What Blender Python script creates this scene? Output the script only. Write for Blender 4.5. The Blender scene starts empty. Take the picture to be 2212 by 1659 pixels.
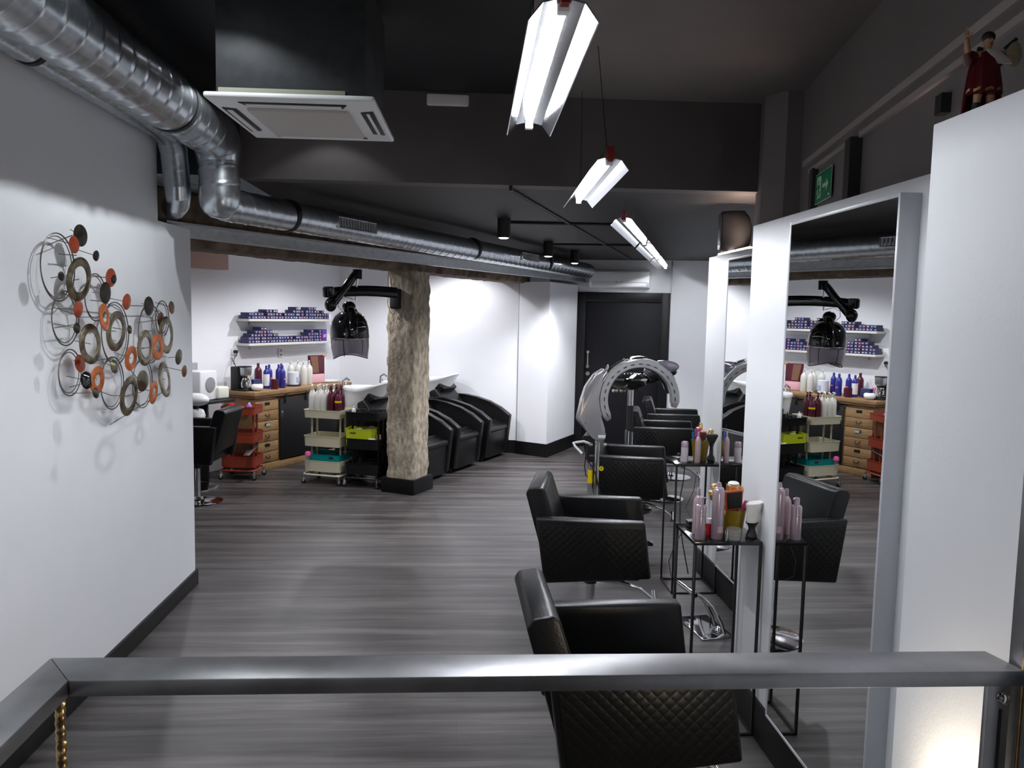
import bpy, bmesh, math, random
from mathutils import Matrix, Vector, Euler
random.seed(7)
C = bpy.data.collections.new('salon'); bpy.context.scene.collection.children.link(C)
sin, cos, pi, rad = math.sin, math.cos, math.pi, math.radians
SC = bpy.context.scene

# ------------------------------------------------------------------ camera, world, exposure
F, PIT, ROLL, YAW, EYE = 1716.5, 0.08864, -0.02071, 0.06325, 1.83
cam = bpy.data.cameras.new('camera'); co = bpy.data.objects.new('camera', cam); C.objects.link(co)
cam.sensor_width = 36; cam.lens = 36*F/2212; cam.clip_start = .05
fw = Vector((sin(YAW)*cos(PIT), cos(YAW)*cos(PIT), -sin(PIT)))
rt = Vector((cos(YAW), -sin(YAW), 0)); dn = fw.cross(rt)
r2 = cos(ROLL)*rt+sin(ROLL)*dn; d2 = -sin(ROLL)*rt+cos(ROLL)*dn
co.matrix_world = Matrix(((r2.x, -d2.x, -fw.x, 0), (r2.y, -d2.y, -fw.y, 0), (r2.z, -d2.z, -fw.z, EYE), (0, 0, 0, 1)))
SC.camera = co
w = bpy.data.worlds.new('world'); SC.world = w; w.use_nodes = True
w.node_tree.nodes['Background'].inputs[0].default_value = (.75, .85, 1, 1)
w.node_tree.nodes['Background'].inputs[1].default_value = .05
SC.view_settings.view_transform = 'Standard'; SC.view_settings.look = 'None'
SC.view_settings.gamma = 1; SC.view_settings.use_curve_mapping = False
SC.view_settings.exposure = 0.0
TUBE = 200.0      # tube emission
SPOT = 80.0      # downlight watts
HIGH = 60.0      # high ceiling downlights
WARM = 12.0

# ------------------------------------------------------------------ materials
MATS = {}
def mat(name, col, rough=.5, metal=0, noise=0, nscale=20, bump=0, bscale=80, emit=None, estr=0, trans=0, ior=1.45, coat=0, alpha=1, spec=.5, stretch=None):
    if name in MATS: return MATS[name]
    m = bpy.data.materials.new(name); m.use_nodes = True; nt = m.node_tree; b = nt.nodes['Principled BSDF']
    b.inputs['Base Color'].default_value = (*col, 1); b.inputs['Roughness'].default_value = rough
    b.inputs['Metallic'].default_value = metal; b.inputs['IOR'].default_value = ior
    b.inputs['Transmission Weight'].default_value = trans; b.inputs['Coat Weight'].default_value = coat
    b.inputs['Alpha'].default_value = alpha; b.inputs['Specular IOR Level'].default_value = spec
    if emit: b.inputs['Emission Color'].default_value = (*emit, 1); b.inputs['Emission Strength'].default_value = estr
    tc = nt.nodes.new('ShaderNodeTexCoord'); src = tc.outputs['Object']
    if stretch:
        mp = nt.nodes.new('ShaderNodeMapping'); mp.inputs['Scale'].default_value = stretch
        nt.links.new(src, mp.inputs[0]); src = mp.outputs[0]
    if noise:
        n = nt.nodes.new('ShaderNodeTexNoise'); n.inputs['Scale'].default_value = nscale; n.inputs['Detail'].default_value = 6
        nt.links.new(src, n.inputs['Vector'])
        r = nt.nodes.new('ShaderNodeMapRange'); r.inputs[1].default_value = .3; r.inputs[2].default_value = .7
        r.inputs[3].default_value = 1-noise; r.inputs[4].default_value = 1+noise
        mx = nt.nodes.new('ShaderNodeVectorMath'); mx.operation = 'SCALE'; mx.inputs[0].default_value = col
        nt.links.new(n.outputs[0], r.inputs[0]); nt.links.new(r.outputs[0], mx.inputs['Scale'])
        nt.links.new(mx.outputs[0], b.inputs['Base Color'])
    if bump:
        n = nt.nodes.new('ShaderNodeTexNoise'); n.inputs['Scale'].default_value = bscale; n.inputs['Detail'].default_value = 4
        nt.links.new(src, n.inputs['Vector'])
        bp = nt.nodes.new('ShaderNodeBump'); bp.inputs['Strength'].default_value = bump; bp.inputs['Distance'].default_value = .01
        nt.links.new(n.outputs[0], bp.inputs['Height']); nt.links.new(bp.outputs[0], b.inputs['Normal'])
    MATS[name] = m; return m
WALL = mat('white_wall_paint', (.80, .81, .84), .55, noise=.015, nscale=3, bump=.04, bscale=120)
GREY = mat('dark_grey_paint', (.20, .172, .166), .7, noise=.08, nscale=2, bump=.1, bscale=60)
BLACKC = mat('black_ceiling_paint', (.016, .017, .019), .6, noise=.1, nscale=3)
SOOT = mat('charcoal_ceiling_paint', (.030, .0275, .028), .6, noise=.1, nscale=3, bump=.1)
BLK = mat('black_skirting', (.006, .006, .0065), .5, spec=.25)
BLEA = mat('black_leather', (.0045, .0045, .005), .34, bump=.10, bscale=160, spec=.4)
CHR = mat('chrome', (.75, .75, .76), .08, 1)
GALV = mat('galvanised_steel', (.60, .64, .68), .27, 1, noise=.14, nscale=26, bump=.03, bscale=30)
ALU = mat('brushed_aluminium', (.55, .56, .57), .36, 1, noise=.12, nscale=30, stretch=(1, .05, 1))
STEEL = mat('raw_mill_steel', (.33, .33, .34), .38, 1, noise=.25, nscale=7, bump=.05, bscale=12)
BRONZE = mat('bronze_rod', (.42, .29, .14), .3, 1, noise=.3, nscale=60)
BMET = mat('black_powder_steel', (.008, .008, .009), .35, bump=.05)
BGLS = mat('black_gloss_plastic', (.006, .006, .007), .07, coat=.4)
BMAT = mat('black_matt_plastic', (.012, .012, .013), .5)
WPL = mat('white_plastic', (.78, .79, .80), .35)
GPL = mat('grey_grille', (.28, .28, .29), .5, noise=.1, nscale=50)
CERA = mat('white_ceramic', (.85, .86, .88), .05, coat=.3)
WOOD = mat('pine_wood', (.30, .175, .080), .5, noise=.28, nscale=7, stretch=(1, 6, 9), bump=.05)
WOODP = mat('light_pine', (.36, .22, .10), .5, noise=.2, nscale=9, stretch=(2, 2, 8))
CREAM = mat('cream_powder_coat', (.62, .58, .42), .35)
RED = mat('rust_red_powder_coat', (.27, .042, .020), .38)
CONC = mat('rough_concrete', (.37, .315, .24), .9, noise=.5, nscale=26, bump=.9, bscale=85, stretch=(1, 1, .5))
CONCD = mat('rough_brown_concrete', (.16, .115, .078), .9, noise=.5, nscale=9, bump=.9, bscale=28)
MIRR = mat('mirror_glass', (.86, .88, .88), .0, 1)
FRAME = mat('grey_white_lacquer', (.50, .51, .54), .3)
SILV = mat('silver_plastic', (.42, .41, .43), .22, .65)
LILAC = mat('pearl_lilac', (.44, .345, .40), .26, .45)
LILAC2 = mat('pearl_pink', (.50, .36, .38), .28, .35)
GOLD = mat('gold_metal', (.75, .50, .20), .25, 1, bump=.3, bscale=300)
AMBER = mat('amber_plastic', (.27, .18, .010), .08, alpha=.72)
CLEAR = mat('clear_plastic', (.5, .5, .5), .06, alpha=.22)
SMOKE = mat('smoked_visor', (.26, .22, .27), .15, alpha=.62)
BLUE = mat('blue_bottle', (.028, .032, .24), .25)
NAVY = mat('navy_carton', (.032, .034, .10), .5)
MAROON = mat('maroon_plastic', (.085, .012, .026), .25)
PINK = mat('pink_plastic', (.85, .12, .38), .4)
PALEP = mat('pale_pink', (.75, .42, .48), .4)
LIME = mat('lime_plastic', (.50, .58, .015), .4)
TEAL = mat('teal_plastic', (.0, .27, .27), .4)
ORNG = mat('orange_enamel', (.50, .13, .035), .3, .3, noise=.3, nscale=30)
REDE = mat('red_enamel', (.36, .06, .02), .3, .3, noise=.2, nscale=30)
ANTB = mat('antique_bronze', (.19, .155, .10), .25, .85, noise=.8, nscale=25)
DKB = mat('dark_bronze', (.045, .04, .03), .35, .7, noise=.6, nscale=30)
WIREM = mat('grey_wire', (.20, .19, .18), .35, .9)
GREEN = mat('sign_green', (.0, .28, .10), .4)
SIGNW = mat('sign_white', (.75, .85, .75), .4)
YEL = mat('yellow_tag', (.85, .62, .0), .4)
REDP = mat('dark_red_bracket', (.16, .012, .010), .4)
REDB = mat('bright_red', (.65, .01, .03), .35)
WBR = mat('white_bristle', (.80, .78, .74), .7, bump=.5, bscale=400)
SKIN = mat('statue_skin', (.55, .30, .15), .35)
ROBE = mat('statue_robe', (.11, .005, .012), .25)
GRNB = mat('statue_dark_green', (.01, .03, .025), .3)
PAPER = mat('white_paper', (.8, .8, .8), .6)
PURP = mat('purple_enamel', (.35, .03, .35), .3)
BLUEP = mat('blue_comb', (.02, .10, .35), .3)
CARD = mat('dusty_pink_board', (.42, .27, .22), .6)
TUBEM = mat('lit_tube', (1, 1, 1), .5, emit=(.93, .95, 1), estr=TUBE)
LEDM = mat('lit_lens', (1, 1, 1), .5, emit=(.95, .93, 1), estr=14)
STRIPM = mat('lit_strip', (1, 1, 1), .5, emit=(1, .80, .72), estr=10)
REFL = mat('reflector_enamel', (.62, .64, .67), .16, 1)

def floor_mat():
    m = bpy.data.materials.new('grey_oak_planks'); m.use_nodes = True; nt = m.node_tree; b = nt.nodes['Principled BSDF']
    tc = nt.nodes.new('ShaderNodeTexCoord')
    br = nt.nodes.new('ShaderNodeTexBrick'); br.inputs['Scale'].default_value = 1; br.inputs['Brick Width'].default_value = 1.35
    br.inputs['Row Height'].default_value = .19; br.inputs['Mortar Size'].default_value = .0018; br.inputs['Bias'].default_value = 0
    br.offset = .37; br.inputs['Color1'].default_value = (.45, .45, .45, 1); br.inputs['Color2'].default_value = (.75, .75, .75, 1); br.inputs['Mortar'].default_value = (.3, .3, .3, 1)
    nt.links.new(tc.outputs['Object'], br.inputs['Vector'])
    outs = []
    for sc, st in (((.42, 7, 1), 1.0), ((1.6, 40, 1), 1.0), ((.35, 3.2, 1), 1.0)):
        mp = nt.nodes.new('ShaderNodeMapping'); mp.inputs['Scale'].default_value = sc; nt.links.new(tc.outputs['Object'], mp.inputs[0])
        n = nt.nodes.new('ShaderNodeTexNoise'); n.inputs['Scale'].default_value = 1.6; n.inputs['Detail'].default_value = 7; n.inputs['Roughness'].default_value = .62
        n.inputs['Distortion'].default_value = .35
        nt.links.new(mp.outputs[0], n.inputs['Vector']); outs.append(n.outputs[0])
    def mth(op, a, c):
        x = nt.nodes.new('ShaderNodeMath'); x.operation = op
        for i, v in enumerate((a, c)):
            if isinstance(v, (int, float)): x.inputs[i].default_value = v
            else: nt.links.new(v, x.inputs[i])
        return x.outputs[0]
    v = mth('ADD', mth('MULTIPLY', outs[0], .58), mth('MULTIPLY', outs[1], .16))
    v = mth('ADD', v, mth('MULTIPLY', outs[2], .26))
    v = mth('ADD', v, mth('MULTIPLY', mth('SUBTRACT', br.outputs[0], .6), .10))
    cr = nt.nodes.new('ShaderNodeValToRGB'); nt.links.new(v, cr.inputs[0]); e = cr.color_ramp.elements
    e[0].position = .40; e[0].color = (.019, .0165, .0165, 1); e[1].position = .60; e[1].color = (.105, .094, .090, 1)
    x = e.new(.5); x.color = (.050, .044, .043, 1)
    nt.links.new(cr.outputs[0], b.inputs['Base Color']); b.inputs['Roughness'].default_value = .42
    bp = nt.nodes.new('ShaderNodeBump'); bp.inputs['Strength'].default_value = .12; bp.inputs['Distance'].default_value = .004
    nt.links.new(v, bp.inputs['Height']); nt.links.new(bp.outputs[0], b.inputs['Normal'])
    return m
FLOOR = floor_mat()

def quilt_mat():
    m = bpy.data.materials.new('quilted_black_leather'); m.use_nodes = True; nt = m.node_tree; b = nt.nodes['Principled BSDF']
    b.inputs['Base Color'].default_value = (.004, .004, .0038, 1); b.inputs['Roughness'].default_value = .42; b.inputs['Specular IOR Level'].default_value = .25
    tc = nt.nodes.new('ShaderNodeTexCoord'); sp = nt.nodes.new('ShaderNodeSeparateXYZ'); nt.links.new(tc.outputs['Object'], sp.inputs[0])
    def mth(op, a, c=0):
        x = nt.nodes.new('ShaderNodeMath'); x.operation = op
        for i, v in enumerate((a, c)):
            if isinstance(v, (int, float)): x.inputs[i].default_value = v
            else: nt.links.new(v, x.inputs[i])
        return x.outputs[0]
    k = 2*pi/.040/2
    a = mth('ABSOLUTE', mth('SINE', mth('MULTIPLY', mth('ADD', sp.outputs[0], sp.outputs[2]), k)))
    c = mth('ABSOLUTE', mth('SINE', mth('MULTIPLY', mth('SUBTRACT', sp.outputs[0], sp.outputs[2]), k)))
    h = mth('POWER', mth('MULTIPLY', a, c), .5)
    bp = nt.nodes.new('ShaderNodeBump'); bp.inputs['Strength'].default_value = .28; bp.inputs['Distance'].default_value = .006
    nt.links.new(h, bp.inputs['Height']); nt.links.new(bp.outputs[0], b.inputs['Normal'])
    return m
QUILT = quilt_mat()

# ------------------------------------------------------------------ mesh helpers
class MB:
    def __init__(s): s.bm = bmesh.new()
    def _x(s, vs, M):
        if M is not None: bmesh.ops.transform(s.bm, matrix=M, verts=vs)
    def box(s, c, sz, bev=0, M=None, seg=2):
        r = bmesh.ops.create_cube(s.bm, size=1); vs = r['verts']
        bmesh.ops.scale(s.bm, vec=sz, verts=vs); bmesh.ops.translate(s.bm, vec=c, verts=vs)
        if bev:
            es = list({e for v in vs for e in v.link_edges})
            rr = bmesh.ops.bevel(s.bm, geom=es, offset=bev, segments=seg, affect='EDGES', profile=.5)
            vs = list({v for f in rr['faces'] for v in f.verts} | {v for v in vs if v.is_valid})
        s._x(vs, M); return s
    def prism(s, pts, axis, a, b, bev=0, M=None, seg=2):
        def P(p, t):
            return {'x': (t, p[0], p[1]), 'y': (p[0], t, p[1]), 'z': (p[0], p[1], t)}[axis]
        va = [s.bm.verts.new(P(p, a)) for p in pts]; vb = [s.bm.verts.new(P(p, b)) for p in pts]
        fs = [s.bm.faces.new(va), s.bm.faces.new(vb[::-1])]; n = len(pts)
        for i in range(n): fs.append(s.bm.faces.new((va[i], vb[i], vb[(i+1) % n], va[(i+1) % n])))
        vs = va+vb
        if bev:
            es = list({e for f in fs for e in f.edges})
            rr = bmesh.ops.bevel(s.bm, geom=es, offset=bev, segments=seg, affect='EDGES', profile=.5)
            vs = list({v for f in rr['faces'] for v in f.verts} | {v for v in vs if v.is_valid})
        s._x(vs, M); return s
    def sweep(s, pts, rs, n=12, closed=False, caps=True, M=None, asp=None, up=(0, 0, 1), fn=None):
        pts = [Vector(p) for p in pts]; k = len(pts)
        if not hasattr(rs, '__len__'): rs = [rs]*k
        rings = []; prev = None
        for i, p in enumerate(pts):
            if closed: t = pts[(i+1) % k]-pts[i-1]
            else: t = pts[min(i+1, k-1)]-pts[max(i-1, 0)]
            t.normalize()
            if prev is None:
                u = Vector(up); u = u-t*u.dot(t)
                if u.length < 1e-3: u = Vector((1, 0, 0)); u = u-t*u.dot(t)
            else: u = prev-t*prev.dot(t)
            u.normalize(); prev = u; v = t.cross(u); ring = []
            ax, ay = (1, 1) if asp is None else asp
            for j in range(n):
                a = 2*pi*j/n; r = rs[i]*(fn(i, a) if fn else 1)
                ring.append(s.bm.verts.new(p+u*(cos(a)*r*ax)+v*(sin(a)*r*ay)))
            rings.append(ring)
        for i in range(k if closed else k-1):
            A, B = rings[i], rings[(i+1) % k]
            for j in range(n): s.bm.faces.new((A[j], A[(j+1) % n], B[(j+1) % n], B[j]))
        if caps and not closed: s.bm.faces.new(rings[0][::-1]); s.bm.faces.new(rings[-1])
        s._x([v for r in rings for v in r], M); return s
    def cyl(s, a, b, r, r1=None, n=16, M=None): return s.sweep([a, b], [r, r if r1 is None else r1], n, M=M)
    def lathe(s, prof, c=(0, 0, 0), n=24, M=None, sx=1, sy=1):
        rings = []
        for r, z in prof:
            if r < 1e-5: rings.append([s.bm.verts.new((c[0], c[1], c[2]+z))])
            else: rings.append([s.bm.verts.new((c[0]+sx*r*cos(2*pi*j/n), c[1]+sy*r*sin(2*pi*j/n), c[2]+z)) for j in range(n)])
        for A, B in zip(rings, rings[1:]):
            for j in range(n):
                q = [A[j % len(A)], A[(j+1) % len(A)], B[(j+1) % len(B)], B[j % len(B)]]
                q = list(dict.fromkeys(q))
                if len(q) > 2: s.bm.faces.new(q)
        if len(rings[0]) > 1: s.bm.faces.new(rings[0][::-1])
        if len(rings[-1]) > 1: s.bm.faces.new(rings[-1])
        s._x([v for r in rings for v in r], M); return s
    def ell(s, c, r, n=16, M=None):
        if not hasattr(r, '__len__'): r = (r, r, r)
        return s.lathe([(sin(pi*i/n)*1.0 if 0 < i < n else 0, -cos(pi*i/n)) for i in range(n+1)], n=n*2, M=(M or Matrix())@Matrix.Translation(c)@Matrix.Diagonal((*r, 1)))
    def loft(s, secs, M=None, caps=True):
        rings = [[s.bm.verts.new(p) for p in sec] for sec in secs]; n = len(rings[0])
        for A, B in zip(rings, rings[1:]):
            for j in range(n): s.bm.faces.new((A[j], A[(j+1) % n], B[(j+1) % n], B[j]))
        if caps: s.bm.faces.new(rings[0][::-1]); s.bm.faces.new(rings[-1])
        s._x([v for r in rings for v in r], M); return s
    def build(s, name, m, parent=None, sharp=38, loc=None):
        bm = s.bm; bmesh.ops.recalc_face_normals(bm, faces=bm.faces)
        for f in bm.faces: f.smooth = True
        for e in bm.edges:
            if len(e.link_faces) == 2 and e.calc_face_angle(0) > rad(sharp): e.smooth = False
        me = bpy.data.meshes.new(name); bm.to_mesh(me); bm.free(); me.materials.append(m)
        o = bpy.data.objects.new(name, me); C.objects.link(o)
        if parent: o.parent = parent
        if loc: o.location = loc
        return o
def T(x=0, y=0, z=0, rx=0, ry=0, rz=0, s=1):
    return Matrix.Translation((x, y, z))@Euler((rx, ry, rz)).to_matrix().to_4x4()@Matrix.Scale(s, 4)
def thing(name, label, cat, loc=(0, 0, 0), rz=0, group=None):
    o = bpy.data.objects.new(name, None); C.objects.link(o); o.empty_display_size = .05
    o.location = loc; o.rotation_euler = (0, 0, rz); o['label'] = label; o['category'] = cat
    if group: o['group'] = group
    return o
def tag(o, label, cat, group=None):
    o['label'] = label; o['category'] = cat
    if group: o['group'] = group
    return o
def struct(o): o['kind'] = 'structure'; return o
def kids(o): return [c for c in C.objects if c.parent == o]
def dup(o, loc, rz=None, label=None, group=None, parent=None):
    c = o.copy(); C.objects.link(c)
    if parent: c.parent = parent
    else:
        c.location = loc
        if rz is not None: c.rotation_euler = (0, 0, rz)
        if label: c['label'] = label
        if group: c['group'] = group
    for k in kids(o): dup(k, None, parent=c)
    return c
def arc(cx, cz, r, a0, a1, n=24, y=0): return [(cx+r*cos(rad(a0+(a1-a0)*i/n)), y, cz+r*sin(rad(a0+(a1-a0)*i/n))) for i in range(n+1)]
def az(a): return Vector((sin(rad(a)), cos(rad(a)), 0))     # horizontal direction at a degrees right of depth

# ------------------------------------------------------------------ room shell
fl = MB().box((0, 5, -.05), (12, 17, .1)).build('floor', FLOOR); struct(fl)
def wallseg(name, a, b, z0, z1, th, m=WALL, side=1):
    """vertical slab from a to b; thickness th to the left (side=1) or right of the direction"""
    a, b = Vector((*a, 0)), Vector((*b, 0)); d = (b-a).normalized(); n = Vector((-d.y, d.x, 0))*side*th
    q = [a, b, b+n, a+n]
    return struct(MB().prism([(p.x, p.y) for p in q], 'z', z0, z1).build(name, m))
# left wall: high part stops short, low part runs on under the beam
mb = MB(); mb.prism([(-2.5, 0), (5.24, 0), (5.24, 2.315), (4.70, 2.315), (4.70, 3.1), (-2.5, 3.1)], 'x', -1.90, -1.74)
struct(mb.build('wall_left', WALL))
struct(MB().box((-1.735, 1.38, .05), (.02, 7.74, .10), .002).box((-1.81, 5.245, .05), (.17, .02, .10), .002).build('baseboard_left', BLK))
u28, n28 = az(28), Vector((cos(rad(28)), -sin(rad(28)), 0))
# shelf wall (back left), wall behind the wash chairs, pilaster, door wall
A0 = Vector((-2.70, 9.09, 0)); su = az(29)
cB = Vector((-1.67, 10.95, 0))
wallseg('wall_shelf', (A0-su*4).xy, cB.xy, 0, 2.62, .15)
wb = Vector((.72, 10.31, 0))
wallseg('wall_back', cB.xy, wb.xy, 0, 2.62, .15)
P1, P2, P3 = Vector((1.088, 10.018, 0)), Vector((1.575, 10.937, 0)), Vector((.727, 10.285, 0))
struct(MB().prism([tuple(p.xy) for p in (P1, P2, P2+Vector((-.3, .35, 0)), wb+Vector((0, .2, 0)), P3)], 'z', 0, 2.235).build('wall_pilaster', WALL))
dd = Vector((.966, -.259, 0)); dn_ = Vector((.259, .966, 0))
DW = P2+dn_*.02
def dwp(t): return DW+dd*t
# door wall with opening
t0, t1 = .0, 1.27
mb = MB()
for a, b, z0, z1 in ((t1-.02, 3.4, 0, 2.62), (t0-.4, t1, 2.14, 2.62)):
    q = [dwp(a), dwp(b), dwp(b)+dn_*.15, dwp(a)+dn_*.15]
    mb.prism([tuple(p.xy) for p in q], 'z', z0, z1)
struct(mb.build('wall_door', WALL))
mb = MB(); q = [wb, P3, P1, P2]
def skirt(mb, a, b, h=.17, th=.018):
    d = (b-a).normalized(); n = Vector((d.y, -d.x, 0))*th
    mb.prism([tuple(p.xy) for p in (a, b, b+n, a+n)], 'z', 0, h)
skirt(mb, P1, P2); skirt(mb, P3, P1+(P1-P3).normalized()*.018); skirt(mb, cB, wb)
struct(mb.build('baseboard_back', BLK))
# door
mb = MB(); fr = .115
Mx = Matrix.Translation(dwp(0))@Matrix.Rotation(math.atan2(dd.y, dd.x), 4, 'Z')
def fb(x0, x1, z0, z1, y0, y1): mb.box(((x0+x1)/2, (y0+y1)/2, (z0+z1)/2), (x1-x0, y1-y0, z1-z0), .003, Mx)
fb(0, fr, 0, 2.145, -.035, .05); fb(1.255-fr, 1.255, 0, 2.145, -.035, .05); fb(fr, 1.255-fr, 2.145-fr, 2.145, -.035, .05)
df = struct(mb.build('door_1', BLK))
mb = MB(); mb.box((.6275, .03, 1.0), (1.02, .04, 2.05), .003, Mx); mb.build('door_leaf', mat('black_door_paint', (.008, .008, .010), .6, spec=.2), df)
mb = MB(); mb.cyl((.165, -.045, 1.12), (.165, -.045, 1.32), .010, M=Mx)
for z in (1.12, 1.32): mb.cyl((.165, -.05, z), (.165, .02, z), .021, M=Mx)
mb.cyl((.165, -.01, 1.02), (.165, .02, 1.02), .028, n=20, M=Mx)
mb.build('door_handle', mat('satin_nickel', (.45, .42, .38), .3, 1), df)
# far right wall behind the partition end, back wall of the shop
wallseg('wall_far_right', (3.45, 5.3), (3.45, 10.8), 0, 2.62, .1, side=-1)
wallseg('wall_front', (-2.6, -2.5), (3.2, -2.5), 0, 3.1, .1, GREY, side=-1)
# stepped white partition
XP = [(.995, -.6, 1.68, .35), (1.315, 1.68, 3.60, .30), (1.725, 3.60, 5.56, .30)]
for i, (x, y0, y1, th) in enumerate(XP):
    struct(MB().box((x+th/2, (y0+y1)/2, 1.125), (th, y1-y0, 2.25), .004).build('wall_partition', WALL))
mb = MB()
for i, (x, y0, y1, th) in enumerate(XP): mb.box((x-.008, (y0+y1)/2, .085), (.016, y1-y0, .17), .002)
mb.box((1.86, 5.568, .085), (.30, .016, .17), .002)
struct(mb.build('baseboard_partition', BLK))
struct(MB().box((1.55, 3.66, 1.12), (.34, .12, 2.24)).build('wall_partition', WALL))
# dark right wall at 10.6 degrees, with trunking and a column
rw = az(10.6); R0 = Vector((1.86, 4.36, 0)); rn = Vector((-rw.y, rw.x, 0))   # rn points into the room
wallseg('wall_right', (R0-rw*7).xy, (R0+rw*1.4).xy, 0, 3.12, .15, GREY, side=-1)
struct(MB().prism([(1.70, 4.55), (1.76, 4.80), (2.1, 4.85), (2.05, 4.42), (1.78, 4.42)], 'z', 0, 3.1).build('wall_column', GREY))
def on_rw(mb, s0, s1, z0, z1, th):
    a, b = R0+rw*s0, R0+rw*s1
    mb.prism([tuple(p.xy) for p in (a, b, b+rn*th, a+rn*th)], 'z', z0, z1)
for z0, z1, s0, s1, th in ((2.655, 2.685, -3.6, -.05, .018), (2.595, 2.618, -3.6, -1.06, .018), (2.595, 2.618, -.98, -.2, .018)):
    mb = MB(); on_rw(mb, s0, s1, z0, z1, th); struct(mb.build('trim_1', mat('grey_trim_paint', (.42, .36, .34), .5)))
mb = MB(); on_rw(mb, -1.06, -.98, 2.2, 2.60, .05); on_rw(mb, -.34, -.28, 2.2, 2.60, .03); struct(mb.build('trim_2', SOOT))
mb = MB(); on_rw(mb, -1.95, -1.90, 2.48, 2.54, .03); tag(mb.build('junction_box', BLACKC), 'small dark box fixed to dark wall left of the figurine', 'box')
# ceilings
struct(MB().prism([(-2.6, -2.6), (.27, -2.6), (.27, 4.80), (-1.3, 4.80), (-1.3, 8), (-3.5, 8), (-3.5, 3)], 'z', 3.1, 3.16).build('ceiling', BLACKC))
struct(MB().prism([(.27, -2.6), (2.6, -2.6), (2.6, 4.95), (.27, 4.95)], 'z', 3.09, 3.16).build('ceiling', GREY))
bulk = MB().prism([(-1.3, 4.78), (1.85, 4.71), (1.87, 4.86), (-1.3, 4.9)], 'z', 2.58, 3.1).build('ceiling_bulkhead', mat('bulkhead_paint', (.090, .078, .077), .6, noise=.08, nscale=3)); struct(bulk)
struct(MB().prism([(-1.3, 4.84), (1.9, 4.78), (3.6, 4.78), (3.6, 12), (1.1, 12), (-.9, 7.4), (-1.3, 6.5)], 'z', 2.582, 2.66).build('ceiling', SOOT))
struct(MB().prism([(-6, 4.9), (-2.2, 4.9), (-1.35, 6.45), (-.95, 7.3), (1.2, 11.3), (1.2, 12.5), (-6, 12.5)], 'z', 2.60, 2.66).build('ceiling', WALL))
mb = MB()
for a, b in (((.283, 4.892), (2.2, 10.5)), ((.35, 6.6), (1.393, 6.545)), ((.92, 8.55), (1.9, 8.35))):
    mb.cyl((*a, 2.572), (*b, 2.572), .011, n=8)
mb.cyl((.27, 4.76, 2.56), (.27, 4.76, 3.08), .011, n=8); mb.cyl((.27, 4.76, 2.56), (.283, 4.9, 2.572), .011, n=8)
tag(mb.build('ceiling_conduit', BMAT), 'thin black cable conduits branching across the low dark ceiling', 'conduit')
# ------------------------------------------------------------------ rough beam and pillar
from mathutils import noise as mnoise
def rough(c0, du, dv, L, Wd, z0, z1, name, m, amp, seed, axis='h'):
    nL = max(2, int((L if axis == 'h' else (z1-z0))/.03)); per = 8; secs = []
    a0, b0, a1, b1 = (0, z0, Wd, z1) if axis == 'h' else (0, 0, L, Wd)
    cs = [(a0, b0), (a1, b0), (a1, b1), (a0, b1)]; ca, cb = (a0+a1)/2, (b0+b1)/2
    for i in range(nL+1):
        t = i/nL; ring = []; s_ = t*(L if axis == 'h' else z1-z0)
        for k in range(4):
            a, b = cs[k], cs[(k+1) % 4]
            for j in range(per):
                f = j/per; p = a[0]+(b[0]-a[0])*f; q = a[1]+(b[1]-a[1])*f
                v = Vector((p*6+seed, q*6, s_*5))
                g = mnoise.noise(v)*.5+mnoise.noise(v*3.1)*.25+mnoise.noise(v*8)*.25-.3
                if j == 0: g = g*1.5-.7+.8*mnoise.noise(v*2)
                h = math.hypot(p-ca, q-cb); p += (p-ca)/h*g*amp; q += (q-cb)/h*g*amp
                ring.append(c0+du*(L*t)-dv*p+Vector((0, 0, q)) if axis == 'h' else c0+du*p-dv*q+Vector((0, 0, z0+s_)))
        secs.append(ring)
    mb = MB(); mb.loft(secs); return mb.build(name, m, sharp=60)
PB = Vector((-.47, 7.85, 0))
b1 = rough(PB-u28*3.6, u28, n28, 6.45, .33, 2.215, 2.58, 'ceiling_beam', CONCD, .014, 3); struct(b1)
pl = rough(PB+u28*.01-n28*.01, u28, n28, .335, .335, 0.0, 2.26, 'pillar', CONC, .020, 5, 'v'); struct(pl)
mb = MB(); cc = PB+u28*.1775-n28*.1775
mb.box((0, 0, .075), (.385, .385, .15), .004, Matrix.Translation(cc)@Matrix.Rotation(rad(90-28), 4, 'Z'))
struct(mb.build('baseboard_pillar', BLK))
# steel channel on the beam
ra, rb = Vector((-1.885, 5.15, 0)), Vector((1.66, 10.93, 0)); rd = (rb-ra).normalized(); rq = Vector((rd.y, -rd.x, 0))
mb = MB(); mb.sweep([ra+Vector((0, 0, 2.31)), rb+Vector((0, 0, 2.31))], .05, n=4, caps=True)
mb.bm.clear()
prof = [(0, 2.268), (.05, 2.268), (.05, 2.280), (.012, 2.284), (.012, 2.345), (.05, 2.350), (.05, 2.362), (0, 2.362)]
mb.loft([[p+rq*a+Vector((0, 0, z)) for a, z in prof] for p in (ra, rb)])
ch = mb.build('steel_channel', ALU); tag(ch, 'long grey steel channel running along the rough brown beam', 'channel')
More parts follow.
